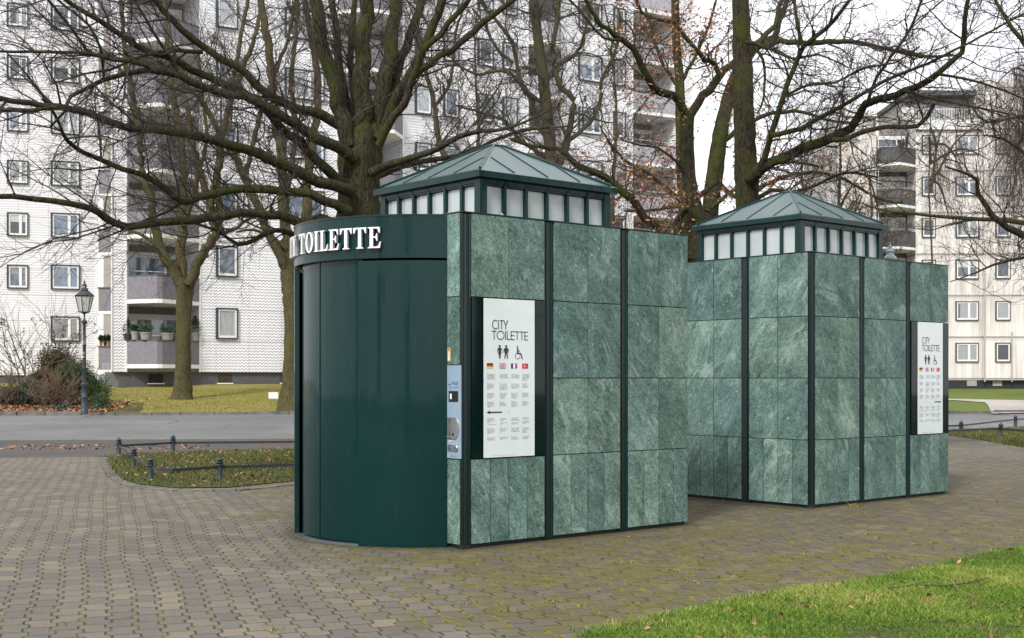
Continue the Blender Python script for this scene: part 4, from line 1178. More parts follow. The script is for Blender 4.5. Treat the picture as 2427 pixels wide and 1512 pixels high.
def loggia(fc, s0, s1, k, prof, top=False, par='par', depth=1.9, z_off=0.0, glass='paneB', soffit=True, win=True, band='band', wz=.59):
    """one storey balcony; prof = list of (fraction along, outward metres)"""
    z = 2.8 * k + z_off; w = s1 - s0
    front = [(s0 + w * f, -d) for f, d in prof]
    m = MB()
    slab = [(s0, depth)] + front + [(s1, depth)]
    m.prism(slab, z + wz - .17, z + wz, MT[band])
    b = m.build('balcony', fc.root)
    m = MB(); T = .12
    outer = front; inner = [(p[0] + (.0 if 0 < i < len(front) - 1 else (T if i == 0 else -T) * .0), p[1] + T) for i, p in enumerate(front)]
    for i in range(len(front) - 1):
        a0, a1, b1, b0 = outer[i], outer[i + 1], inner[i + 1], inner[i]
        m.prism([a0, a1, b1, b0], z + wz + .002, z + wz + 1.0, MT[par])
        m.prism([(a0[0], a0[1] - .03), (a1[0], a1[1] - .03), (b1[0], b1[1] + .02), (b0[0], b0[1] + .02)], z + wz + 1.002, z + wz + 1.05, MT['plinth'])
    if prof[0][1] > .05: m.box(s0, s0 + T, -prof[0][1] + T, 0, z + wz + .002, z + wz + 1.0, MT[par])
    if prof[-1][1] > .05: m.box(s1 - T, s1, -prof[-1][1] + T, 0, z + wz + .002, z + wz + 1.0, MT[par])
    m.build('parapet', b)
    if win:
        m = MB(); y = depth - .02
        m.box(s0 + w * .10, s1 - w * .28, y - .05, y, z + wz + .35, z + wz + 2.05, MT[glass])
        m.box(s1 - w * .25, s1 - w * .05, y - .05, y, z + wz + .1, z + wz + 2.05, MT[glass])
        for a_, b_ in ((s0 + w * .08, s0 + w * .10), (s1 - w * .28, s1 - w * .25), (s1 - w * .05, s1 - w * .03)): m.box(a_, b_, y - .08, y, z + wz + .1, z + wz + 2.05, MT['fwhite'])
        m.box(s0 + w * .08, s1 - w * .03, y - .1, y, z + wz + 2.052, z + wz + 2.3, MT['fwhite'])
        m.build('loggia_window', b)
        m = MB()
        for f in (.03, .05): pass
        m.bar((s0 + .1, -prof[0][1] + .25, z + wz + 1.05), (s0 + .1, -prof[0][1] + .25, z + wz + 2.6), .025, MT['rail'], 6)
        m.tube([(s0 + w * .02, .25, z + wz + 1.28), (s0 + w * .98, .25, z + wz + 1.28)], .015, MT['rail'], 5)
        m.build('balcony_rail', b)
    return b

# ---- large white block, long facade
B = Facade('apartment_building', 263, 55.47, 1640, 72.3, 'long white apartment block with zigzag cladding and grey balconies, behind the front kiosk')
ztop = 24.0; zc = .26; zg = -.55
st = [(299, 473), (800, 955), (1251, 1330), (1499, 1604)]
sts = [(B.S(a), B.S(b)) for a, b in st]
def wallpiece(fc, a, b, z0, z1, mat, depth=12.0, name='wall'):
    m = MB(); m.box(a, b, 0, depth, z0, z1, MT[mat]); return m.build(name, fc.root)
edges = [0.0]
for a, b in sts: edges += [a, b]
edges.append(B.L)
bt = .35
skew = .37
for i in range(0, len(edges), 2):
    m = MB(); a, b = edges[i], edges[i + 1]
    if i == 0: m.prism([(a, 0), (b, 0), (b, 2.4), (a + 2.4 * skew, 2.4)], zc, ztop, MT['clad'])
    else: m.box(a, b, 0, 2.4, zc, ztop, MT['clad'])
    m.box(a - .03 if i else a, a + .05, -.04, -.001, zc, ztop, MT['band']); m.box(b - .05, b + .03, -.04, -.001, zc, ztop, MT['band'])
    m.build('wall', B.root)
# body behind, leaning away from the narrow recess on the left
m = MB(); m.prism([(.9, 2.4), (B.L, 2.4), (B.L, 14), (5.5, 14)], zg, ztop, MT['inner']); m.build('rear_wall', B.root)
m = MB(); m.box(.35, B.L - .2, .12, 2.39, zg, zc - .002, MT['plinth']); m.build('plinth', B.root)
m = MB(); m.prism([(-.1, -.1), (B.L + .1, -.1), (B.L + .1, 14.1), (5, 14.1)], ztop, ztop + .4, MT['band']); m.build('roof_edge', B.root)
profs = [[(0, .05), (.29, 1.35), (.36, 1.35), (1, .05)], [(0, .05), (.3, 1.2), (.7, 1.2), (1, .05)], [(0, .05), (.3, .7), (.7, .7), (1, .05)], [(0, .06), (.5, .06), (1, .06)]]
for si, ((a, b), pr) in enumerate(zip(sts, profs)):
    for k in range(-0, 8):
        loggia(B, a + .03, b - .03, k, pr, par='par' if si < 2 else 'par2', depth=2.3)
    m = MB(); m.box(a, b, .3, 2.3, zc - .01, zc + .14, MT['clad']); m.build('loggia_base', B.root)
zw = 3.13 - 1.37
for (x0, x1, kd) in ((511, 563, 'single'), (674, 768, 'double'), (983, 1022, 'single'), (1050, 1087, 'single'), (1131, 1168, 'single'), (1190, 1225, 'single'), (1370, 1425, 'double'), (1453, 1481, 'single')):
    for k in range(0, 8): B.window(B.S(x0), B.S(x1), zw + 2.8 * k, 1.40, kd)
for (x0, x1, mt) in ((354, 388, 0), (519, 551, 1), (668, 700, 1), (985, 1010, 1), (1130, 1160, 1)):
    m = MB(); a, b = B.S(x0), B.S(x1); m.box(a, b, .09, .119, -.22, .17, MT['rubber'] if not mt else MT['soil']); m.box(a - .05, b + .05, .02, .119, -.27, -.222, MT['band']); m.build('basement_window', B.root)
# ---- set-back white wing on the left
A = Facade('apartment_building', -260, 67.0, 231, 70.4, 'white apartment wing at the left edge with paired dark-edged windows')
m = MB(); m.box(0, A.L, 0, 11, .15, 24, MT['clad']); m.box(A.L - .1, A.L + .04, -.05, -.001, .15, 24, MT['band']); m.build('wall', A.root)
m = MB(); m.box(0, A.L - .1, .1, 10.9, -.6, .148, MT['plinth']); m.build('plinth', A.root)
m = MB(); m.box(-.1, A.L + .1, -.1, 11.1, 24, 24.4, MT['band']); m.build('roof_edge', A.root)
zA = A.Z(155, 751)
for (x0, x1, kd) in ((-196, -128, 'double'), (-92, -30, 'double'), (16, 67, 'double'), (120, 189, 'double')):
    for k in range(0, 7):
        if k == 0 and x0 in (16,): continue
        A.window(A.S(x0), A.S(x1), zA - 1.32 + 2.8 * k, 1.34 if x0 == 120 else 1.26, kd, frac=.64)
# narrow recess with small balconies between wing and block
Rc = Facade('balcony_tower', 231.5, 61.6, 262.5, 61.5, 'narrow stair recess with small grey balconies between white wing and long white block')
Rc.root['category'] = 'balcony tower'
m = MB(); m.prism([(-.50, 1.6), (Rc.L + .4, 1.6), (Rc.L + .4, 5), (-1.52, 5)], -.7, 22, MT['inner'])
m.build('wall', Rc.root)
zr = Rc.Z(248, 990 * 0 + 823)   # parapet top at crop row
for k in range(0, 7):
    z = zr + 2.8 * k
    m = MB(); m.prism([(.02, 0), (Rc.L + .5, 0), (Rc.L + .5, 1.6), (.02, 1.6)], z - 1.22 if k else z - 1.3, z - 1.08, MT['band']); b = m.build('balcony', Rc.root)
    m = MB(); m.box(.03, Rc.L + .5, .02, .14, z - 1.078 if k else z - 2.3, z, MT['par']); m.box(.0, Rc.L + .5, -.02, .18, z + .002, z + .07, MT['plinth']); m.build('parapet', b)
    m = MB(); m.box(Rc.L * .55, Rc.L + .4, 1.5, 1.599, z - .9, z + 1.0, MT['paneB']); m.build('balcony_door', b)

# ---- weathered block on the right
Gf = Facade('apartment_building', 1985, 87, 2900, 87, 'weathered beige concrete apartment block at the right, behind hanging twigs')
g = Gf.S; ZT = Gf.Z(2200, 308)
a0, a1 = g(2077), g(2170); b1 = g(2328)
m = MB()
m.box(0, a0, 0, 10, Gf.Z(2000, 900), Gf.Z(2000, 276), MT['conc']); m.box(a1, b1, 0, 10, Gf.Z(2200, 901), ZT, MT['conc'])
m.box(b1 + .0, Gf.L, -.25, 10, Gf.Z(2200, 901), Gf.Z(2400, 190), MT['conc']); m.box(a0, a1, 2.0, 10, Gf.Z(2200, 901), ZT, MT['pard'])
m.build('wall', Gf.root)
m = MB(); m.box(a0 + .2, Gf.L, .06, 9.9, Gf.Z(2200, 935), Gf.Z(2200, 901) - .002, MT['plinthd']); m.build('plinth', Gf.root)
m = MB(); m.box(a1 - .05, b1, -.2, -.001, Gf.Z(2200, 308), Gf.Z(2200, 285), MT['band']); m.build('roof_parapet', Gf.root)
m = MB(); m.box(0, a0, -.12, 0, Gf.Z(2000, 276), Gf.Z(2000, 262), MT['band']); m.build('roof_parapet', Gf.root)
m = MB(); zb = Gf.Z(2200, 284); zt_ = Gf.Z(2200, 258)
x0, x1 = g(2160), b1 - .3
m.tube([(x0, .1, zt_), (x1, .1, zt_)], .03, MT['rail'], 6)
n = 26
for i in range(n + 1): m.bar((x0 + (x1 - x0) * i / n, .1, zb), (x0 + (x1 - x0) * i / n, .1, zt_), .022, MT['rail'], 4)
m.build('terrace_railing', Gf.root)
m = MB(); m.box(g(2172), b1, 2.5, 9, ZT, Gf.Z(2250, 216), MT['inner']); m.box(g(2165), b1, 1.2, 9.2, Gf.Z(2250, 216) + .002, Gf.Z(2250, 205), MT['plinth'])
pe = m.build('penthouse', Gf.root)
m = MB(); m.box(g(2185), g(2290), 2.4, 2.499, ZT + .3, ZT + 2.2, MT['paneB']); m.box(g(2196), g(2202), 2.35, 2.4, ZT + .3, ZT + 2.0, MT['terra']); m.build('terrace_glazing', pe)
m = MB(); m.box(a1 - .9, a1 - .1, .0, .05, zb, zt_ + .1, MT['paneC']); m.build('wind_screen', Gf.root)
for (x0, x1, kd) in ((2184, 2217, 'single'), (2264, 2319, 'double'), (2355, 2391, 'single'), (2425, 2470, 'double'), (2540, 2590, 'double'), (2660, 2695, 'single')):
    for k in range(0, 6):
        zz = Gf.Z(2200, 858) + 2.8 * k
        o = Gf.window(g(x0), g(x1), zz, 1.30, kd, 'fgrey', 'paneC', .58)
        if x0 > 2330: o.location.y = -.25
for k in range(0, 6):
    z = Gf.Z(2120, 391) - .35 - 2.8 * k
    b = loggia(Gf, a0 + .03, a1 - .03, 0, [(0, .3), (.45, 1.2), (1, .1)], par='pard', depth=1.98, z_off=z - .59 + .35, glass='paneC')
    # weathered glazing above parapet
for x in (2330, 2394):
    m = MB(); yy = -.32; zz0, zz1 = Gf.Z(x, 905), (Gf.Z(x, 640) if x == 2330 else Gf.Z(x, 787))
    m.tube([(g(x), yy, zz0), (g(x), yy, zz1)], .05, MT['pipe'], 6); m.build('downpipe', Gf.root, smooth=True)
for (x0, x1) in ((2292, 2315), (2353, 2375)):
    m = MB(); m.box(g(x0), g(x1), -.0, .058, Gf.Z(x0, 915), Gf.Z(x0, 902), MT['sticker'] if False else MT['inner']); m.build('basement_window', Gf.root)

# ------------------------------------------------------------------ potted plants on the balconies
def cloud(rg, c, r, n):
    d = rg.normal(size=(n, 3)); d /= np.linalg.norm(d, axis=1)[:, None]
    return np.array(c) + d * (rg.uniform(0, 1, (n, 1)) ** .45) * np.array(r)
def leafcloud(name, P, size, mat, parent=None, seed=1, aspect=.35, up=0.0):
    rg = np.random.default_rng(seed); n = len(P); d = rg.normal(size=(n, 3)); d[:, 2] += up; d /= np.linalg.norm(d, axis=1)[:, None]
    e = np.cross(d, rg.normal(size=(n, 3))); e /= np.linalg.norm(e, axis=1)[:, None]
    s = (size * rg.uniform(.5, 1.4, n))[:, None]
    V = np.stack([P - d * s, P + e * s * aspect, P + d * s, P - e * s * aspect], 1).reshape(-1, 3)
    return npmesh(name, V, np.arange(n * 4).reshape(-1, 4), mat, parent, False, rg.uniform(0, 1, n))
def potted(p, w, h, potmat, leafmat, label, ph, pr=1.0, cone=False, seed=1):
    root = empty('potted_plant', p); tag(root, label, 'potted plant', 'potted plants on the ground floor balconies')
    m = MB(); m.lathe([(w * .36, 0), (w * .46, ph * .85), (w * .5, ph * .86), (w * .5, ph)], MT[potmat], 12); m.build('pot', root, smooth=True)
    rg = np.random.default_rng(seed); P = cloud(rg, (0, 0, ph + h * .45), (w * .62 * pr, w * .5 * pr, h * .5), 420)
    if cone: P[:, :2] *= np.clip(1.25 - (P[:, 2:3] - ph) / h, .2, 1.2)
    leafcloud('foliage', P, .055, MT[leafmat], root, seed, .3, .5); return root
def onB(x, y, out): 
    S = B.S(x); q = B.p0 + B.d * S + Vector((B.d.y, -B.d.x)) * out
    return q
zp = E + .59 + 1.052
for i, (x, w, h, pm, lm, lab, ph, cone) in enumerate(((303, .45, .75, 'fdark', 'needle', 'bushy dwarf fir at the left end of the big grey balcony', .28, True), (316, .42, .35, 'potg', 'needle', 'pale pot of low greenery right beside the dwarf fir', .36, False),
        (334, .55, .40, 'potg', 'holly', 'wide pale planter of grey green herbs left of the balcony table', .32, False), (381, .6, .36, 'potg', 'holly', 'wide pale planter in the middle of the big grey balcony', .30, False),
        (410, .5, .40, 'potg', 'holly', 'pale planter just left of the lawn tree trunk', .30, False), (461, .48, .85, 'potg', 'needle', 'tall evergreen in a pale pot at the right end of the balcony', .36, True))):
    fr_ = (B.S(x) - sts[0][0]) / (sts[0][1] - sts[0][0])
    out = lin([(0, .05), (.29, 1.35), (.36, 1.35), (1, .05)], fr_) - .14
    q = onB(x, 0, out); potted((q.x, q.y, zp), w, h, pm, lm, lab, ph, 1, cone, 20 + i)
dr = Vector((math.cos(Rc.ang), math.sin(Rc.ang)))
for i, (x, lab, pm) in enumerate(((238, 'small terracotta pot plant, left of three on the narrow balcony', 'terra'), (247.5, 'small dark pot plant, middle of three on the narrow balcony', 'plinthd'), (256, 'small terracotta pot plant, right of three on the narrow balcony', 'terra'))):
    s_ = Rc.S(x); q = Rc.p0 + dr * s_
    potted((q.x, q.y + .08, E + zr + .07), .19, .34, pm, 'needle', lab, .20, 1, False, 40 + i)
# gate by the recess
q = U(252, 905, 58.5)
m = MB(); q0 = Vector((q[0] - .25, q[1], gz(q[0], q[1])))
for i in range(5): m.bar(q0 + Vector((i * .05 + .1, 0, .1)), q0 + Vector((i * .05 + .1, 0, .95)), .008, MT['pipe'], 4)
for z in (.1, .95): m.bar(q0 + Vector((.1, 0, z)), q0 + Vector((.35, 0, z)), .015, MT['pipe'], 4)
for x in (.1, .35): m.bar(q0 + Vector((x, 0, 0)), q0 + Vector((x, 0, .98)), .018, MT['pipe'], 4)
tag(m.build('mesh_gate'), 'pale metal gate in the recess beside the long white block', 'gate')
# ================================================================== trees
def catmull(P, r, step=.18):
    P = np.asarray(P, float); out = []; rr = []
    Q = np.vstack([2 * P[0] - P[1], P, 2 * P[-1] - P[-2]]); r = np.asarray(r)
    for i in range(len(P) - 1):
        p0, p1, p2, p3 = Q[i:i + 4]; L = np.linalg.norm(p2 - p1); n = max(2, int(L / step))
        for k in range(n):
            t = k / n; out.append(.5 * ((2 * p1) + (-p0 + p2) * t + (2 * p0 - 5 * p1 + 4 * p2 - p3) * t * t + (-p0 + 3 * p1 - 3 * p2 + p3) * t ** 3)); rr.append(r[i] * (1 - t) + r[i + 1] * t)
    out.append(P[-1]); rr.append(r[-1]); return np.array(out), np.array(rr)

def tubes(C, Rd, sides, rough=0.0, seed=0):
    """C (n,k,3) centre lines, Rd (n,k) radii -> V, F(quads)"""
    n, k, _ = C.shape
    T = np.empty_like(C); T[:, 1:-1] = C[:, 2:] - C[:, :-2]; T[:, 0] = C[:, 1] - C[:, 0]; T[:, -1] = C[:, -1] - C[:, -2]
    T /= np.linalg.norm(T, axis=2, keepdims=True) + 1e-9
    ref = np.where(np.abs(T[:, :1, 2:3]) > .85, np.array([[[1., 0, 0]]]), np.array([[[0, 0, 1.]]]))
    ref = np.broadcast_to(ref, T.shape)
    Uv = np.cross(T, ref); Uv /= np.linalg.norm(Uv, axis=2, keepdims=True) + 1e-9; W = np.cross(T, Uv)
    a = np.arange(sides) * 2 * np.pi / sides
    rad = Rd[:, :, None] * np.ones(sides)
    if rough:
        rg = np.random.default_rng(seed); ph = rg.uniform(0, 6.28, (n, 1, 6)); kk = np.arange(k)[None, :, None]
        A = a[None, None, :]
        rad = rad * (1 + rough * (.5 * np.sin(2 * A + kk * .23 + ph[:, :, :1]) + .45 * np.sin(3 * A - kk * .31 + ph[:, :, 1:2]) + .35 * np.sin(5 * A + kk * .17 + ph[:, :, 2:3]) + .3 * np.sin(kk * .9 + ph[:, :, 3:4]) * np.sin(A + ph[:, :, 4:5]) ) + rough * .35 * rg.normal(size=(n, k, sides)))
    V = C[:, :, None, :] + (Uv[:, :, None, :] * np.cos(a)[None, None, :, None] + W[:, :, None, :] * np.sin(a)[None, None, :, None]) * rad[:, :, :, None]
    i = np.arange(n)[:, None, None] * k * sides + np.arange(k - 1)[None, :, None] * sides; j = np.arange(sides)[None, None, :]; j2 = (j + 1) % sides
    Fq = np.stack(np.broadcast_arrays(i + j, i + j2, i + j2 + sides, i + j + sides), -1).reshape(-1, 4)
    return V.reshape(-1, 3), Fq

def grow(rg, S, D, L, nseg, gnarl, bias=(0, 0, 0)):
    n = len(S); C = np.empty((n, nseg + 1, 3)); C[:, 0] = S; d = D / np.linalg.norm(D, axis=1)[:, None]; b = np.array(bias)
    for i in range(nseg):
        d = d + rg.normal(size=(n, 3)) * gnarl + b; d /= np.linalg.norm(d, axis=1)[:, None]
        C[:, i + 1] = C[:, i] + d * (L / nseg)[:, None]
    return C
def sprout(rg, C, Rd, count, lo=.15, ang=(.6, 1.2), flat=None):
    """choose `count` points on the centre lines; returns start, direction, parent radius"""
    n, k, _ = C.shape
    seg = np.linalg.norm(C[:, 1:] - C[:, :-1], axis=2); w = seg.sum(1); w = w / w.sum()
    pi = rg.choice(n, count, p=w); t = rg.uniform(lo, .98, count) * (k - 1); i = t.astype(int); f = (t - i)[:, None]
    P = C[pi, i] * (1 - f) + C[pi, i + 1] * f; T = C[pi, i + 1] - C[pi, i]; T /= np.linalg.norm(T, axis=1)[:, None] + 1e-9
    r = Rd[pi, i]; N = rg.normal(size=(count, 3)); 
    if flat is not None: N = N * np.array(flat)
    N -= T * (N * T).sum(1)[:, None]; N /= np.linalg.norm(N, axis=1)[:, None] + 1e-9
    a = rg.uniform(*ang, count)[:, None]
    return P, T * np.cos(a) + N * np.sin(a), r, t / (k - 1)

def tree(name, label, bark, twig, base, limbs, trunks=1, dens=(5, 6, 5), L=(1.6, .7, .32), gn=(.16, .22, .28), bias=(0, 0, .02), seed=1, r2=.006, leaves=None, kind='bare tree', sides=14, group='bare winter trees', lim=None, flat=None, tw=(.022, .009, .0045), extra=None, step=.2):
    """base=(x,y); limbs: list of (pixel polyline [(x,y)], depths, radii px) ; first `trunks` polylines are trunk"""
    rg = np.random.default_rng(seed)
    bl = []
    for pts, dep, rad in limbs:
        n = len(pts)
        if isinstance(dep, tuple): dep = [dep[0] + (dep[1] - dep[0]) * i / (n - 1) for i in range(n)]
        elif not isinstance(dep, list): dep = [dep] * n
        if len(rad) == 2: rad = [rad[0] + (rad[1] - rad[0]) * i / (n - 1) for i in range(n)]
        W = [U(p[0], p[1], d) for p, d in zip(pts, dep)]
        rr = [r_ * d / F * (.9 if len(bl) >= trunks else 1) for r_, d in zip(rad, dep)]
        bl.append((np.array(W), rr))
    root = empty(name, (bl[0][0][0][0], bl[0][0][0][1], bl[0][0][0][2])); tag(root, label, kind, group)
    inv = np.array(root.location)
    pl = []
    for i, (W, rr) in enumerate(bl):
        Cc, Rr_ = catmull(W, rr, step if i >= trunks else step * .7)
        if i >= trunks:
            wob = rg.normal(size=Cc.shape) * np.minimum(Rr_[:, None] * .22, .03); wob[0] = 0; wob[-1] = 0; Cc = Cc + wob
        big = Rr_.max() > .12
        V, Q = tubes(Cc[None], Rr_[None], 22 if big else (12 if Rr_.max() > .05 else 8), .10 if big else (.07 if W[0][1] < 40 else .04), seed + i)
        npmesh('trunk' if i < trunks else 'limb', V - inv, Q, MT[bark], root)
        if i >= trunks or extra == 'all': pl.append((Cc, Rr_))
    # resample limbs to a common count for sprouting
    K = 24; CC = []; RR = []
    for Cc, Rr_ in pl:
        # long limbs get split so that density follows length
        idx = np.linspace(0, len(Cc) - 1, K); i0 = np.minimum(idx.astype(int), len(Cc) - 2); f = (idx - i0)[:, None]
        CC.append(Cc[i0] * (1 - f) + Cc[i0 + 1] * f); RR.append(Rr_[i0] * (1 - f[:, 0]) + Rr_[i0 + 1] * f[:, 0])
    CC = np.array(CC); RR = np.array(RR); tot = np.linalg.norm(CC[:, 1:] - CC[:, :-1], axis=2).sum()
    Vs = []; Fs = []; o = 0; tips = []
    def add(C, r0, r1, sd):
        nonlocal o
        k = C.shape[1]; rad = r0[:, None] * np.linspace(1, 0, k)[None] + r1 * np.linspace(0, 1, k)[None]
        V, Q = tubes(C, rad, sd); Vs.append(V - inv); Fs.append(Q + o); o += len(V); return rad
    n1 = int(tot * dens[0])
    P, D, r, t = sprout(rg, CC, RR, n1, .08, flat=flat)
    l = L[0] * rg.uniform(.35, 1.5, n1)
    C1 = grow(rg, P, D, l, 9, gn[0], bias); R1 = add(C1, np.minimum(r * .55, tw[0] * rg.uniform(.5, 1.3, n1)), tw[1] * .6, 4)
    # every limb tip continues as a twig
    n2 = int(n1 * dens[1]); P, D, r, t = sprout(rg, C1, R1, n2, .12, (.4, 1.1), flat)
    C2 = grow(rg, P, D, L[1] * rg.uniform(.35, 1.5, n2), 6, gn[1], bias); R2 = add(C2, np.minimum(r * .8, tw[1]), tw[2] * .7, 3)
    n3 = int(n2 * dens[2]); P, D, r, t = sprout(rg, C2, R2, n3, .1, (.4, 1.1), flat)
    C3 = grow(rg, P, D, L[2] * rg.uniform(.4, 1.5, n3), 4, gn[2], bias); add(C3, np.full(n3, tw[2]), tw[2] * .45, 3)
    npmesh('crown', np.concatenate(Vs), np.concatenate(Fs), MT[twig], root)
    if leaves:
        nl, size, fn, matn = leaves
        # leaves hang in bunches round chosen twig ends
        nb = nl // 7; src = rg.choice(len(C3), nb); E3 = C3[src, -1]; keep = fn(E3, rg); E3 = E3[keep]
        Pl = (E3[:, None, :] + rg.normal(size=(len(E3), 7, 3)) * .10).reshape(-1, 3) - inv
        leafcloud('withered_leaves', Pl, size, MT[matn], root, seed, .42)
    return root

# --- T1 the big limb-spreading tree behind the front kiosk
d = 22.0
T1 = [([(860, 1112), (852, 980), (850, 760), (850, 620), (848, 520), (847, 470), (849, 420), (852, 370), (857, 322), (862, 280)], d, [66, 56, 52, 50, 53, 49, 50, 55, 46, 24]),
 ([(826, 345), (803, 247), (782, 159), (761, 71), (745, -10), (730, -80)], (d - .3, d - 1.0), (22, 14)),
 ([(836, 330), (812, 212), (800, 123), (796, 53), (782, 0), (770, -60)], (d + .1, d + .4), (13, 8)),
 ([(858, 335), (856, 212), (863, 106), (870, 0), (876, -80)], (d - .1, d + .2), (25, 17)),
 ([(846, 300), (834, 200), (832, 120), (838, 40), (841, -30)], (d + .5, d + 1), (10, 7)),
 ([(884, 340), (906, 212), (923, 123), (937, 0), (946, -80)], (d, d + .5), (21, 14)),
 ([(896, 325), (930, 212), (962, 113), (1001, 0), (1025, -60)], (d + .3, d + 1.2), (15, 10)),
 ([(896, 330), (952, 205), (1004, 113), (1050, 0), (1080, -60)], (d - .2, d - .8), (15, 9)),
 ([(898, 345), (934, 275), (966, 226), (983, 169), (997, 130), (1040, 78), (1082, 35), (1110, 0), (1135, -40)], (d - .4, d - 1.6), (11, 6)),
 ([(981, 180), (1019, 148), (1093, 102), (1146, 53), (1216, 0), (1260, -40)], (d - .8, d - 1.5), (10, 6)),
 ([(880, 410), (920, 392), (952, 381), (1033, 353), (1093, 324), (1146, 310), (1190, 307), (1240, 292), (1300, 262)], (d - .3, d - 2.2), (12, 2)),
 ([(880, 425), (920, 404), (987, 384), (1057, 374), (1121, 356), (1216, 317), (1287, 303), (1350, 300)], (d + .1, d + 2), (10, 2)),
 ([(828, 310), (758, 272), (711, 258), (660, 238), (635, 226), (585, 176), (529, 141), (458, 92), (406, 46), (370, 0), (340, -40)], (d - .3, d - 2.6), (14, 7)),
 ([(838, 375), (800, 350), (758, 328), (705, 297), (645, 262), (582, 229), (494, 212), (423, 180), (370, 170), (335, 170), (247, 190), (170, 226), (155, 262), (120, 300)], (d - .4, d - 4), (17, 3)),
 ([(828, 440), (796, 423), (758, 381), (705, 335), (656, 290), (600, 235), (529, 198), (458, 166), (388, 134), (335, 116), (282, 81), (229, 46), (176, 14), (130, -20)], (d - .2, d - 3.4), (15, 5)),
 ([(370, 170), (325, 148), (268, 141), (212, 127), (141, 123), (70, 123), (-10, 121), (-80, 112)], (d - 3, d - 4.5), (6, 3)),
 ([(480, 123), (423, 120), (374, 123), (317, 140), (262, 165), (200, 175), (120, 200)], (d - 2, d - 3.5), (6, 2)),
 ([(828, 452), (793, 441), (722, 416), (652, 381), (582, 356), (511, 332), (423, 317), (353, 307), (310, 303), (247, 282), (176, 261), (134, 254), (70, 247), (-10, 231), (-90, 200)], (d - .5, d - 5), (16, 6)),
 ([(134, 254), (70, 263), (0, 263), (-80, 270)], (d - 4.3, d - 5), (6, 4)),
 ([(826, 500), (793, 487), (758, 466), (711, 455), (635, 451), (564, 448), (476, 469), (430, 480), (388, 444), (335, 413), (247, 384), (197, 360), (162, 335), (152, 317), (130, 270), (100, 235)], (d - .6, d - 4), (14, 3)),
 ([(826, 535), (740, 522), (691, 520), (600, 507), (529, 511), (423, 523), (335, 532), (275, 532), (247, 513), (212, 495), (162, 483), (70, 470), (-10, 466), (-90, 450)], (d - .6, d - 5), (14, 6)),
 ([(826, 560), (740, 560), (691, 553), (652, 545), (600, 569), (564, 580), (529, 555), (494, 541), (440, 520)], (d - .5, d - 1.5), (9, 3)),
 ([(430, 480), (400, 500), (350, 520), (290, 545), (230, 570)], (d - 2, d - 3), (4, 2)),
 ([(212, 127), (170, 70), (130, 20), (100, -20)], (d - 3, d - 4), (4, 3)),
 ([(247, 190), (240, 120), (212, 60), (150, 10), (120, -20)], (d - 3, d - 3.6), (4, 3)),
 ([(423, 180), (400, 130), (360, 70), (330, 20), (310, -20)], (d - 2, d - 2.5), (5, 3)),
]
tree('broad_tree', 'huge mossy tree spreading many limbs left, right behind the front kiosk', 'barkA', 'twig', None, T1, 1, dens=(4.4, 5.5, 4.2), L=(1.45, .66, .30), gn=(.13, .17, .22), bias=(-.02, 0, .015), seed=11, tw=(.015, .0058, .0032))

# --- T2 slender lawn tree
d = 49.5
T2 = [([(430, 950), (431, 935), (432, 900), (434, 850), (435, 760), (437, 700), (438, 660)], d, [31, 24, 18.5, 17, 17.5, 20, 24]),
 ([(430, 675), (405, 630), (374, 573), (360, 500), (353, 459), (335, 388), (331, 317), (314, 229), (300, 159), (289, 35), (285, -20)], (d - .2, d - 1), (14, 5)),
 ([(436, 670), (428, 600), (434, 537), (434, 450), (430, 350), (415, 250), (400, 150), (395, 50), (388, -20)], (d, d + 1), (13, 5)),
 ([(445, 675), (465, 630), (487, 590), (508, 555), (500, 490), (480, 430), (462, 370), (450, 300), (440, 240), (425, 150)], (d - .2, d), (14, 5)),
 ([(487, 590), (520, 540), (515, 440), (523, 380), (535, 290), (560, 200), (600, 100), (625, -10)], (d - .2, d + 1), (11, 5)),
 ([(425, 660), (400, 615), (352, 566), (310, 546), (280, 520)], (d - .3, d - 1), (6, 3)),
 ([(434, 537), (455, 480), (472, 400), (490, 330), (480, 230), (470, 120)], (d, d), (7, 4)),
 ([(508, 555), (550, 545), (590, 520), (640, 500)], (d, d), (6, 3)),
]
tree('lawn_tree', 'slender smooth-barked tree on the left lawn, its trunk before the grey balcony', 'barkB', 'twigO', None, T2, 1, dens=(1.9, 4.5, 4), L=(2.4, 1.0, .5), bias=(0, 0, .05), seed=22, tw=(.03, .012, .006))
# --- T3 tree at the left edge of the front kiosk
d = 44.5
T3 = [([(692, 984), (691, 960), (692, 920), (694, 850), (695, 760), (694, 690), (688, 640)], d, [40, 31, 24, 22, 21, 24, 24]),
 ([(686, 665), (660, 600), (635, 550), (614, 501), (582, 423), (554, 370), (522, 317), (494, 265), (469, 226), (423, 212), (370, 190)], (d, d - 2), (14, 4)),
 ([(692, 650), (680, 560), (673, 494), (670, 388), (652, 300), (645, 212), (635, 106), (617, 0), (612, -40)], (d, d), (15, 8)),
 ([(698, 660), (718, 580), (726, 511), (728, 423), (742, 335), (752, 247), (750, 159), (735, 80), (720, -20)], (d + .2, d + 1), (15, 7)),
 ([(582, 423), (600, 340), (618, 270), (650, 180), (680, 100), (700, 0)], (d, d), (7, 4)),
 ([(490, 520), (510, 430), (524, 340), (545, 240), (565, 120), (590, -10)], (d + 4, d + 4), (8, 5)),
 ([(673, 494), (690, 400), (700, 300), (690, 200), (700, 100), (705, -10)], (d, d), (8, 5)),
 ([(678, 590), (640, 560), (600, 545), (560, 550)], (d - .2, d - 1), (6, 3))]
tree('edge_tree', 'upright grey-brown tree whose trunk rises at the left edge of the front kiosk', 'barkB', 'twigO', None, T3, 1, dens=(1.9, 4.5, 4), L=(2.2, .9, .45), bias=(0, 0, .05), seed=33, tw=(.028, .011, .0055))
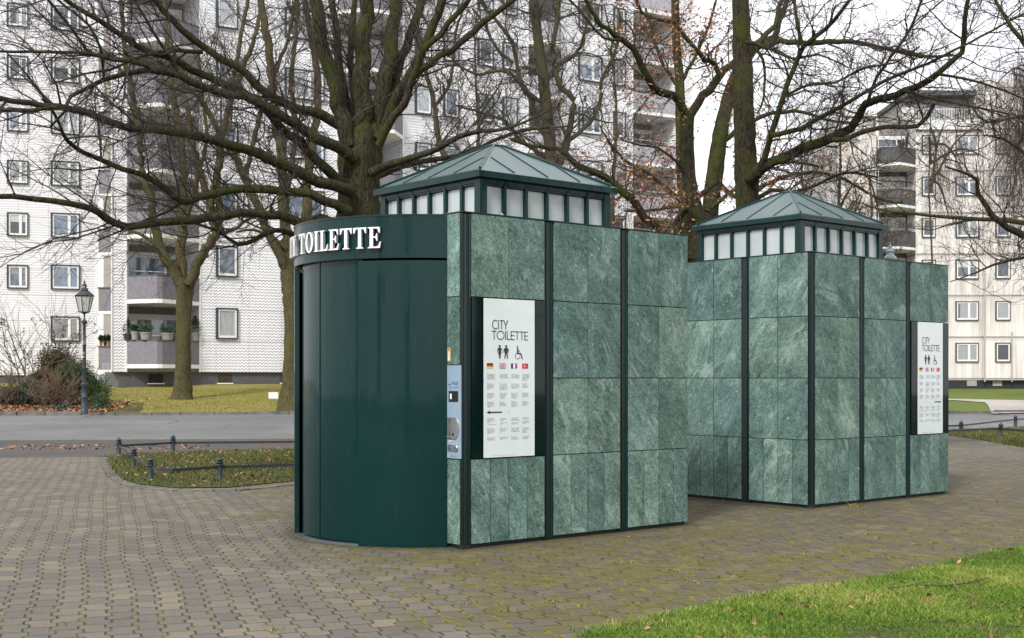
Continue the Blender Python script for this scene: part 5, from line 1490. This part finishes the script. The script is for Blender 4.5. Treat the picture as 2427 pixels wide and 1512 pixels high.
# --- T4 gnarled tree behind the front kiosk lantern
d = 44.0
T4 = [([(1313, 990), (1312, 700), (1310, 500), (1308, 400), (1299, 300), (1289, 200), (1276, 100), (1266, 0), (1260, -40)], d, [24, 20, 18, 16, 14, 13, 12, 10, 9]),
 ([(1310, 420), (1336, 370), (1352, 300), (1358, 235), (1330, 208), (1312, 150), (1318, 60), (1328, -20)], (d, d), (9, 6)),
 ([(1300, 330), (1270, 290), (1262, 240), (1230, 190), (1222, 130), (1195, 70), (1150, 20), (1130, -20)], (d, d), (7, 4)),
 ([(1215, 150), (1180, 120), (1150, 60), (1120, 20)], (d, d), (5, 3)),
 ([(1294, 250), (1245, 215), (1200, 170), (1130, 175), (1080, 150)], (d, d - 1), (6, 3)),
 ([(1305, 380), (1260, 350), (1230, 330), (1200, 290), (1150, 270), (1080, 250)], (d, d - 2), (6, 3)),
 ([(1345, 335), (1390, 300), (1420, 250), (1430, 180), (1460, 120), (1470, 40)], (d, d), (6, 4)),
 ([(1290, 200), (1330, 150), (1370, 120), (1390, 60), (1400, 0)], (d, d + 1), (6, 4)),
 ([(1060, 400), (1040, 330), (1030, 250), (1018, 200), (1000, 140), (990, 60), (1000, -10)], (d + 6, d + 6), (8, 4)),
 ([(1030, 250), (1060, 210), (1075, 150), (1080, 80), (1100, 10)], (d + 6, d + 6), (5, 3))]
tree('gnarled_tree', 'gnarled mossy tree rising directly behind the front kiosk lantern roof', 'barkD', 'twigO', None, T4, 1, dens=(3.2, 6, 4.5), L=(1.9, .8, .38), gn=(.32, .36, .36), bias=(0, 0, .01), seed=44, tw=(.03, .012, .006), extra='all')
# --- T5 forked oak between the two kiosks
d = 27.0
def oakleaves(P, rg):
    x = CX + P[:, 0] / P[:, 1] * F; y = HY - (P[:, 2] - E) / P[:, 1] * F
    s = .5 + .5 * np.sin(x * .031 + 1) * np.sin(y * .027)
    p = np.clip(1 - np.abs(x - 1610) / 210, 0, 1) * (.45 + .75 * s) + .25 * (y > 420)
    return rg.uniform(0, 1, len(P)) < np.clip(p, .02, 1)
T5 = [([(1652, 1074), (1655, 800), (1660, 620), (1652, 529), (1642, 476), (1634, 423), (1628, 350), (1629, 275)], d, [34, 28, 26, 22, 18, 16, 17, 17]),
 ([(1630, 285), (1604, 240), (1585, 225), (1551, 208), (1528, 170), (1500, 120), (1470, 95), (1440, 70), (1410, 40), (1385, -10)], (d, d - 2), (12, 5)),
 ([(1630, 285), (1656, 240), (1677, 215), (1706, 180), (1734, 155), (1770, 120), (1805, 95), (1835, 60), (1857, -10)], (d, d + 1.6), (12, 6)),
 ([(1706, 182), (1692, 148), (1670, 143), (1653, 120), (1621, 81), (1596, 53), (1558, 46), (1522, 32), (1505, -10)], (d + .3, d - .6), (7, 4)),
 ([(1650, 560), (1628, 490), (1593, 533), (1560, 560)], (d, d - .5), (3, 3)),
 ([(1655, 620), (1605, 590), (1550, 533), (1501, 480), (1455, 437), (1416, 409), (1374, 395), (1339, 363), (1303, 349), (1260, 345), (1210, 330)], (d - .2, d - 1.6), (14, 4)),
 ([(1600, 575), (1610, 520), (1640, 480), (1670, 455), (1700, 430)], (d - .3, d + .4), (10, 6)),
 ([(1470, 95), (1430, 90), (1395, 50), (1370, 20), (1340, -10)], (d - 1.5, d - 2), (4, 3)),
 ([(1632, 423), (1600, 380), (1560, 350), (1520, 345), (1470, 330)], (d, d - 1), (4, 2)),
]
tree('forked_oak', 'dark Y-forked oak holding withered brown leaves between the two kiosks', 'barkC', 'twigO', None, T5, 1, dens=(3.6, 5.5, 4.5), L=(1.3, .6, .3), gn=(.28, .32, .34), seed=55, tw=(.02, .008, .004), leaves=(9500, .042, oakleaves, 'oakleaf'), kind='oak tree')
# --- T6 straight mossy trunk behind the rear kiosk
d = 26.0
T6 = [([(1775, 1082), (1774, 800), (1773, 600), (1772, 500), (1770, 430), (1768, 353), (1762, 250), (1759, 150), (1757, 60), (1756, -40)], d, [40, 32, 30, 28, 29, 26, 23, 22, 21, 20]),
 ([(1782, 425), (1800, 402), (1833, 384), (1903, 353), (1967, 324), (2012, 305), (2037, 275), (2055, 247), (2108, 229), (2143, 215), (2196, 194), (2224, 176), (2277, 123), (2284, 53), (2300, -20)], (d - .3, d - 3), [17, 15, 13, 12, 12, 11, 11, 10, 10, 9, 9, 8, 7, 6, 5]),
 ([(1975, 332), (2008, 330), (2055, 307), (2108, 300), (2175, 300), (2213, 247)], (d - 1.5, d - 2.4), (7, 5)),
 ([(1798, 415), (1812, 370), (1829, 317), (1857, 229), (1903, 113), (1956, 71), (2015, 0), (2040, -40)], (d - .5, d - 2), (9, 4)),
 ([(1829, 322), (1903, 303), (1960, 270), (2015, 240), (2100, 190), (2200, 150), (2300, 100), (2430, 30)], (d - 1, d - 3.4), (7, 2.5)),
 ([(1772, 90), (1808, 141), (1811, 229), (1795, 270)], (d - .3, d - 1), (5, 2)),
 ([(1768, 100), (1833, 118), (1880, 140), (1940, 130), (2010, 160)], (d - .3, d - 2), (5, 2)),
 ([(1857, 229), (1920, 200), (1980, 195), (2050, 160), (2120, 150), (2180, 110)], (d - 1, d - 3), (4, 2)),
 ([(2143, 215), (2220, 235), (2290, 250), (2370, 265), (2440, 280)], (d - 2.5, d - 3.5), (4, 2)),
 ([(2055, 247), (2080, 180), (2130, 110), (2170, 40), (2190, -20)], (d - 2, d - 3), (5, 3)),
 ([(1785, 480), (1830, 450), (1870, 455), (1930, 440), (2000, 410), (2080, 420)], (d, d + 1), (6, 3)),
 ([(1903, 113), (1890, 60), (1880, -20)], (d - 1.5, d - 1.5), (5, 4)),
 ([(2224, 176), (2300, 190), (2380, 215), (2440, 240)], (d - 2.5, d - 3), (4, 2)),
]
tree('straight_tree', 'tall straight mossy trunk behind the rear kiosk with a limb reaching right', 'barkC', 'twig', None, T6, 1, dens=(4.6, 6, 4.5), L=(1.35, .6, .3), gn=(.2, .24, .3), seed=66, tw=(.018, .0075, .0038))
# --- T7 leaning oak further back
d = 38.0
def oak2(P, rg):
    x = CX + P[:, 0] / P[:, 1] * F; y = HY - (P[:, 2] - E) / P[:, 1] * F
    p = np.clip(1 - np.abs(x - 1680) / 200, 0, 1) * .8 + .35 * (y > 330) * (x < 2150)
    return rg.uniform(0, 1, len(P)) < np.clip(p, .06, 1)
T7 = [([(1672, 1023), (1676, 800), (1680, 600), (1684, 494), (1694, 406), (1711, 300), (1737, 194), (1760, 150), (1790, 112), (1833, 92)], d, [26, 24, 22, 20, 19, 17, 14, 12, 11, 9]),
 ([(1625, 1023), (1622, 800), (1620, 500), (1614, 380), (1612, 212), (1603, 106), (1600, -20)], d, [17, 15, 13, 12, 11, 10, 9]),
 ([(1800, 108), (1850, 98), (1930, 100), (2015, 99), (2080, 110), (2140, 125), (2200, 135), (2260, 130)], (d, d - 1), (9, 3)),
 ([(1700, 350), (1760, 300), (1830, 270), (1900, 265), (1960, 285), (2010, 290)], (d, d - 1), (7, 3)),
 ([(1690, 420), (1750, 470), (1830, 430), (1900, 410), (1990, 420), (2080, 470), (2140, 480)], (d, d), (7, 3)),
 ([(1620, 480), (1560, 430), (1520, 400), (1480, 380), (1440, 330)], (d, d - 1), (6, 3)),
 ([(1833, 92), (1850, 40), (1870, -20)], (d, d), (9, 6)),
 ([(1612, 200), (1650, 130), (1680, 60), (1700, -10)], (d, d), (5, 3)),
 ([(1684, 494), (1740, 450), (1800, 400), (1880, 385), (1950, 395)], (d - .5, d - 1), (6, 3)),
 ([(1612, 212), (1570, 150), (1550, 90), (1530, 20)], (d, d), (5, 3)),
 ([(1684, 500), (1600, 490), (1540, 500), (1480, 500)], (d - .5, d - 1), (5, 3)),
]
tree('leaning_oak', 'leaning two-stemmed oak with brown leaves, further back behind the forked oak', 'barkC', 'twigO', None, T7, 2, dens=(3.0, 5.5, 4), L=(1.7, .75, .38), gn=(.3, .34, .36), seed=77, tw=(.026, .01, .005), leaves=(11000, .055, oak2, 'oakleaf'), kind='oak tree')
# --- T8 limb from a tree outside the right edge
d = 20.0
T8 = [([(2640, 1150), (2620, 900), (2600, 600), (2590, 300), (2590, 0)], d, [60, 52, 48, 44, 40]),
 ([(2595, 640), (2500, 590), (2427, 559), (2390, 541), (2354, 513), (2319, 462), (2316, 427), (2284, 409), (2240, 395)], (d, d - 1), (12, 2.5)),
 ([(2595, 560), (2500, 535), (2427, 527), (2354, 520), (2249, 516), (2160, 506), (2090, 499), (2040, 480)], (d, d + 1), (9, 1.5)),
 ([(2600, 640), (2500, 612), (2427, 611), (2354, 629), (2312, 647), (2252, 668)], (d, d - .5), (6, 1.2)),
 ([(2595, 500), (2500, 420), (2440, 370), (2380, 330), (2330, 320)], (d, d - .5), (7, 2)),
 ([(2595, 300), (2500, 200), (2440, 120), (2380, 40), (2350, -20)], (d, d), (9, 4)),
 ([(2590, 350), (2500, 300), (2420, 275), (2340, 290), (2300, 250)], (d, d), (7, 2)),
]
tree('overhanging_tree', 'tree outside the right edge whose thin dark branches reach into view', 'barkA', 'twig', None, T8, 1, dens=(4.0, 5, 4.5), L=(1.0, .5, .25), gn=(.2, .24, .3), seed=88, tw=(.012, .006, .0032))
# --- T10 slim trees far behind the rear kiosk
def slim(x, base, top, d, seed, label, bark='barkD', twig='twigO', leaves=None, name='slim_tree', dens=(3.2, 5, 4), L=(1.7, .75, .36), sp=70, gn=(.2, .26, .3), bias=(0, 0, .05), nl=7, kind='bare tree', tw=(.022, .010, .0052), rr=9):
    rg = random.Random(seed); n = 7
    tr = [(x + rg.uniform(-8, 8) * (i > 0), base + (top - base) * i / n) for i in range(n + 1)]
    limbs = [(tr, d, [rr * (1 - .8 * i / n) for i in range(n + 1)])]
    for i in range(nl):
        t = rg.uniform(.28, .8); bx_ = x; by = base + (top - base) * t; s = rg.choice((-1, 1)); q = []
        ln = sp * rg.uniform(.6, 1.2) * (1.2 - t); px, py = bx_, by
        for k in range(5): q.append((px, py)); px += s * ln * rg.uniform(.15, .35); py -= ln * rg.uniform(.25, .6)
        limbs.append((q, (d, d + rg.uniform(-1.5, 1.5)), (rr * .45, 1.5)))
    return tree(name, label, bark, twig, None, limbs, 1, dens=dens, L=L, gn=gn, bias=bias, seed=seed, leaves=leaves, kind=kind, tw=tw, extra='all')
slim(1905, 930, 330, 60, 101, 'slim bare tree just right of the rear kiosk roof peak, far back')
slim(1990, 930, 300, 66, 102, 'slim bare tree before the left end of the beige block', sp=90)
slim(2065, 930, 420, 62, 103, 'short twiggy tree behind the right end of the rear kiosk lantern', sp=90)
slim(1455, 930, 120, 56, 104, 'slim bare tree in front of the white block between the kiosks', sp=100)
slim(1130, 930, 60, 55, 105, 'slim bare tree behind the front kiosk before the white block', sp=110)
# --- weeping birches before the beige block
def weeping(x, base, top, d, seed, label, limbsx, ns, Ls):
    rg = np.random.default_rng(seed); r = random.Random(seed)
    limbs = [([(x, base), (x + 5, base * .6 + top * .4), (x - 3, base * .3 + top * .7), (x + 2, top)], d, [10, 8, 5, 2] if x > 2400 else [2.6, 2.2, 1.8, 1.2])]
    for k, (sx, sy) in enumerate(limbsx):
        y0 = top + (base - top) * r.uniform(.05, .35)
        limbs.append(([(x, y0 + 30), ((x + sx) / 2, (y0 + sy) / 2 - 15), (sx, sy)], (d, d + r.uniform(-1.5, 1.5)), (4, 1)))
    root = tree('weeping_birch', label, 'barkD', 'twigR', None, limbs, 1, dens=(1.5, 2, 2), L=(1.5, .7, .4), bias=(0, 0, -.12), seed=seed, kind='birch tree', tw=(.02, .01, .006))
    inv = np.array(root.location)
    Ps = []
    for pts, dep, _ in limbs[1:]:
        W = [U(*p, dep[0]) for p in pts]
        for _k in range(ns):
            t = rg.uniform(.1, 1) * 2; i = min(1, int(t)); f = t - i
            Ps.append([W[i][j] * (1 - f) + W[i + 1][j] * f + rg.normal() * .35 for j in range(3)])
    Ps = np.array(Ps); n = len(Ps)
    D = rg.normal(size=(n, 3)) * .35; D[:, 2] = -1
    C = grow(rg, Ps, D, Ls * rg.uniform(.3, 1.3, n), 8, .10, (0, 0, -.12))
    k = C.shape[1]; V1, F1 = tubes(C, np.full((n, k), .0065) * np.linspace(1, .5, k), 3)
    P, D, rr_, t = sprout(rg, C, np.full((n, k), .006), n * 3, .05, (.3, .9)); 
    C2 = grow(rg, P, D, .45 * rg.uniform(.4, 1.4, n * 3), 4, .2, (0, 0, -.25)); V2, F2 = tubes(C2, np.full((n * 3, 5), .005) * np.linspace(1, .6, 5), 3)
    npmesh('hanging_twigs', np.concatenate([V1, V2]) - inv, np.concatenate([F1, F2 + len(V1)]), MT['twigR'], root)
    return root
weeping(2452, 940, 110, 62, 201, 'weeping birch at the right edge with a curtain of hanging red-brown twigs', [(2400, 170), (2360, 200), (2330, 260), (2420, 140), (2380, 330), (2345, 420), (2480, 150), (2440, 300), (2390, 480)], 95, 4.6)
weeping(2205, 940, 230, 70, 202, 'smaller weeping birch whose drooping twigs veil the windows of the beige block', [(2240, 285), (2200, 330), (2330, 290), (2350, 380), (2225, 430), (2290, 420), (2250, 520)], 30, 3.6)

# ================================================================== shrubs
def shrub(name, label, c, stems, h, spread, seed, mat='twig', leaves=None, dens=(3, 4), kind='shrub', r0=.03, up=.12, tl=.6):
    rg = np.random.default_rng(seed); root = empty(name, c); tag(root, label, kind, None)
    S = rg.normal(size=(stems, 3)) * [.12 * spread, .12 * spread, 0]; D = rg.normal(size=(stems, 3)) * [.35 * spread, .35 * spread, .1]; D[:, 2] = 1
    C = grow(rg, S, D, h * rg.uniform(.6, 1.1, stems), 10, .10, (0, 0, .02)); k = 11
    rad = r0 * rg.uniform(.6, 1.2, (stems, 1)) * np.linspace(1, .25, k)
    V, Q = tubes(C, rad, 6); npmesh('stem', V, Q, MT['twigR'], root)
    n1 = stems * dens[0] * 3; P, D, r, t = sprout(rg, C, rad, n1, .15, (.3, .9)); C1 = grow(rg, P, D, tl * h * .5 * rg.uniform(.4, 1.3, n1), 7, .12, (0, 0, up * .3))
    V1, F1 = tubes(C1, np.full((n1, 8), .011) * np.linspace(1, .4, 8), 4)
    n2 = n1 * dens[1]; P, D, r, t = sprout(rg, C1, np.full((n1, 8), .009), n2, .1, (.3, .9)); C2 = grow(rg, P, D, tl * h * .22 * rg.uniform(.4, 1.3, n2), 5, .14, (0, 0, up * .3))
    V2, F2 = tubes(C2, np.full((n2, 6), .006) * np.linspace(1, .5, 6), 3)
    npmesh('twigs', np.concatenate([V1, V2]), np.concatenate([F1, F2 + len(V1)]), MT[mat], root)
    if leaves:
        nl, size, zlo, zhi, mt = leaves; i = rg.choice(n2, nl); Pl = C2[i, rg.integers(1, 6, nl)]
        f = (Pl[:, 2] > zlo * h) & (Pl[:, 2] < zhi * h); leafcloud('leaves', Pl[f] + rg.normal(size=(f.sum(), 3)) * .04, size, MT[mt], root, seed, .4)
    return root
def bush(name, label, c, blobs, n, size, mat, seed, aspect=.3, kind='bush', twigs=True, up=0.2):
    rg = np.random.default_rng(seed); root = empty(name, c); tag(root, label, kind, None)
    P = []
    for (b, r_, wgt) in blobs:
        # many small sprays rather than one smooth lump
        cen = cloud(rg, b, r_, max(8, int(n * wgt / 28)))
        cen = np.array(b) + (cen - np.array(b)) * rg.uniform(.75, 1.15, (len(cen), 1))
        P.append((cen[:, None, :] + rg.normal(size=(len(cen), 28, 3)) * np.array([.09, .09, .085])).reshape(-1, 3))
    P = np.concatenate(P); P = P[P[:, 2] > .0]
    leafcloud('foliage', P, size, MT[mat], root, seed, aspect, up)
    if twigs:
        st = 26; S = rg.normal(size=(st, 3)) * [.25, .2, 0]; D = rg.normal(size=(st, 3)) * [.6, .5, .1]; D[:, 2] = 1
        hh = max(b[2] + r_[2] for b, r_, w in blobs); C = grow(rg, S, D, hh * rg.uniform(.6, 1.0, st), 7, .12); V, Q = tubes(C, np.full((st, 8), .018) * np.linspace(1, .4, 8), 5)
        npmesh('branches', V, Q, MT['barkD'], root)
    return root
def gpos(x, Y): X_ = ray(x) * Y; return (X_, Y, gz(X_, Y) - .02)
shrub('bare_shrub', 'tall thin bare shrub at the far left with fine upswept twigs', gpos(58, 46), 6, 4.2, 1.4, 301, 'twigR', dens=(2, 3), tl=.9)
shrub('bare_shrub', 'bare shrub with a few rusty leaves, in front of the ground floor window', gpos(98, 47), 7, 4.2, 1.4, 302, 'twigR', leaves=(900, .055, .3, .8, 'rust'), dens=(2, 3), tl=.9)
shrub('dry_shrub', 'tangle of dry brown stems below the green bush left of the lamp', gpos(135, 45.5), 70, 1.35, 1.9, 303, 'straw', dens=(2, 4), r0=.012, kind='dry shrub')
shrub('dry_shrub', 'thin brown twiggy shrub at the left picture edge', gpos(16, 46), 26, 1.3, 1.6, 304, 'straw', dens=(2, 4), r0=.012, kind='dry shrub')
bush('yew_bush', 'rounded bush of dark green turning rusty brown, behind the dry stems', gpos(140, 47.5), [((-.1, 0, 1.5), (.8, .6, .8), .5), ((.65, 0, 1.1), (.55, .5, .6), .25), ((-.7, 0, .85), (.45, .5, .5), .25)], 17000, .045, 'rust', 311)
bush('pine_bush', 'dark green pine bush directly behind the lamp post', gpos(192, 46.4), [((0, 0, .95), (.6, .5, .7), .4), ((.6, 0, .6), (.45, .5, .5), .3), ((-.6, .1, 1.1), (.45, .4, .5), .3)], 14000, .05, 'needle', 312, .16)
bush('pine_bush', 'small low pine bush at the right foot of the shrubbery', gpos(236, 45.0), [((0, 0, .28), (.3, .3, .3), 1.0)], 2600, .045, 'needle', 313, .16, twigs=False)
bush('holly_bush', 'blue green broad-leaved bush low at the left of the shrubbery', gpos(66, 46.4), [((0, 0, .45), (.6, .4, .42), .6), ((.6, 0, .35), (.4, .4, .35), .4)], 4000, .06, 'holly', 314, .4)
bush('holly_bush', 'low dark ground-hugging bush at the left picture edge', gpos(20, 46.4), [((0, 0, .35), (.8, .4, .35), 1)], 3000, .06, 'needle', 315, .4)
c = gpos(120, 43.7)
bush('ivy_patch', 'low green ivy patch in the leaf litter near the lamp base', gpos(165, 44.2), [((-.4, 0, .08), (.7, .3, .10), .6), ((.8, .2, .08), (.6, .3, .10), .4)], 1500, .045, 'holly', 316, .5, 'ivy', False)
# leaf litter under the shrubbery
rg = np.random.default_rng(77); n = 15000
P = np.stack([rg.uniform(-19.5, -13.8, n), 43.3 + np.abs(rg.normal(0, 1.8, n)), np.zeros(n)], 1); k = rg.uniform(0, 1, n) < np.clip((-13.2 - P[:, 0]) / 1.2, .03, 1); P = P[k]
P[:, 2] = [gz(a, b) + rg.uniform(.02, .10) for a, b in P[:, :2]]
tag(leafs('leaf_litter', P, .075, MT['leaf'], 9, .9), kind='stuff')
P = np.stack([rg.uniform(-20, -12.6, 5000), rg.uniform(43.1, 48, 5000)], 1)
sheet('shrub_bed', [[(-22, 43.15), (-12.6, 43.2)], [(-22, 45.5), (-12.9, 45.0)], [(-22, 49), (-13.6, 47.6)]], MT['soil'], .035, nx=30)
# --- trees across the square, behind the viewpoint: seen mirrored in the kiosk glass and enamel
def backtree(x, y, seed, label):
    rg = random.Random(seed); root = None
    base = (x, y)
    src = bpy.data.objects.get('mirror_src')
    return None
def worldtree(name, label, pos, h, seed, rr=.28):
    """bare tree given in metres"""
    rg = random.Random(seed); global U
    U0 = U
    U = lambda a, b, c_: (pos[0] + a, pos[1] + c_ * 0 + (c_ - 30), b)
    tr = [(0 + rg.uniform(-.1, .1) * i, h * i / 7.0) for i in range(8)]
    sc_ = F / 30.0
    limbs = [(tr, 30, [rr * sc_ * (1.25 if i == 0 else 1) * (1 - .12 * i) for i in range(8)])]
    for i in range(13):
        t = rg.uniform(.25, .85); a = rg.uniform(0, 6.28); ln = h * .5 * (1.15 - t) * rg.uniform(.7, 1.1); q = []; dd = []; px, pz, pd = 0, h * t, 30
        for k in range(5): q.append((px, pz)); dd.append(pd); px += math.cos(a) * ln * .22; pd += math.sin(a) * ln * .22; pz += ln * .17
        limbs.append((q, dd, (rr * .42 * sc_, rr * .1 * sc_)))
    try: r_ = tree(name, label, 'barkA', 'twig', None, limbs, 1, dens=(2.0, 4, 2.5), L=(1.8, .9, .45), seed=seed, extra='all', tw=(.04, .02, .012))
    finally: U = U0
    return r_
worldtree('broad_tree', 'bare tree across the square, mirrored in the poster glass of the front kiosk', (13.5, 5.2), 13, 401, .36)
worldtree('broad_tree', 'bare tree across the square, mirrored in the front kiosk lantern panes', (-11, -2.5), 12, 402, .34)
worldtree('broad_tree', 'bare tree across the square, mirrored as a dark streak in the curved door', (-15, 4.0), 12, 403, .34)
worldtree('broad_tree', 'bare tree across the square, mirrored in the rear kiosk panes', (19.5, 13.0), 13, 404, .4)
worldtree('broad_tree', 'bare tree across the square, mirrored beside the poster of the front kiosk', (15.5, 9.2), 13, 405, .42)
worldtree('broad_tree', 'bare tree across the square, second dark streak in the curved door', (-5.5, -9), 13, 406, .4)

# ================================================================== camera, sky, light
cam = bpy.data.cameras.new('camera'); co = bpy.data.objects.new('camera', cam); col.objects.link(co)
co.location = (0, 0, E); co.rotation_euler = (R(90), 0, 0)
cam.sensor_width = 36; cam.sensor_fit = 'HORIZONTAL'; cam.lens = 5159 / 4096 * 36; cam.shift_y = 236 / 4096; cam.clip_end = 2000; cam.clip_start = .05
scene.camera = co
w = bpy.data.worlds.new('World'); scene.world = w; w.use_nodes = True; nt = w.node_tree
bg = nt.nodes['Background']; bg.inputs['Strength'].default_value = .1
sky = nt.nodes.new('ShaderNodeTexSky'); sky.sky_type = 'NISHITA'; sky.sun_disc = False
SE, SA = 42, 205
sky.sun_elevation = R(SE); sky.sun_rotation = R(SA); sky.dust_density = 4; sky.air_density = 1.0
tc = nt.nodes.new('ShaderNodeTexCoord'); nz = nt.nodes.new('ShaderNodeTexNoise'); nz.inputs['Scale'].default_value = 2.2; nz.inputs['Detail'].default_value = 6
mp = nt.nodes.new('ShaderNodeMapping'); mp.inputs['Scale'].default_value = (1, 1, 2.5)
nt.links.new(tc.outputs['Generated'], mp.inputs[0]); nt.links.new(mp.outputs[0], nz.inputs['Vector'])
cr = nt.nodes.new('ShaderNodeValToRGB'); cr.color_ramp.elements[0].position = .32; cr.color_ramp.elements[1].position = .68
cr.color_ramp.elements[0].color = (.78, .81, .86, 1); cr.color_ramp.elements[1].color = (1, 1, 1, 1)
nt.links.new(nz.outputs[0], cr.inputs[0])
sc2 = nt.nodes.new('ShaderNodeVectorMath'); sc2.operation = 'SCALE'; sc2.inputs['Scale'].default_value = 10.2
nt.links.new(cr.outputs[0], sc2.inputs[0])
mx = nt.nodes.new('ShaderNodeMix'); mx.data_type = 'RGBA'; mx.inputs[0].default_value = .88
nt.links.new(sky.outputs[0], mx.inputs[6]); nt.links.new(sc2.outputs[0], mx.inputs[7]); nt.links.new(mx.outputs[2], bg.inputs[0])
sl = bpy.data.lights.new('sun', 'SUN'); sl.energy = 2.3; sl.angle = R(11); sl.color = (1, .98, .96)
so = bpy.data.objects.new('sun', sl); col.objects.link(so); so.rotation_euler = (R(90 - SE), 0, R(180 - SA))
so.location = (0, -10, 30)
scene.render.engine = 'CYCLES'
vs = scene.view_settings; vs.view_transform = 'Standard'; vs.look = 'None'; vs.exposure = 0.68; vs.gamma = 1.0
scene.render.resolution_x = 1024; scene.render.resolution_y = 638
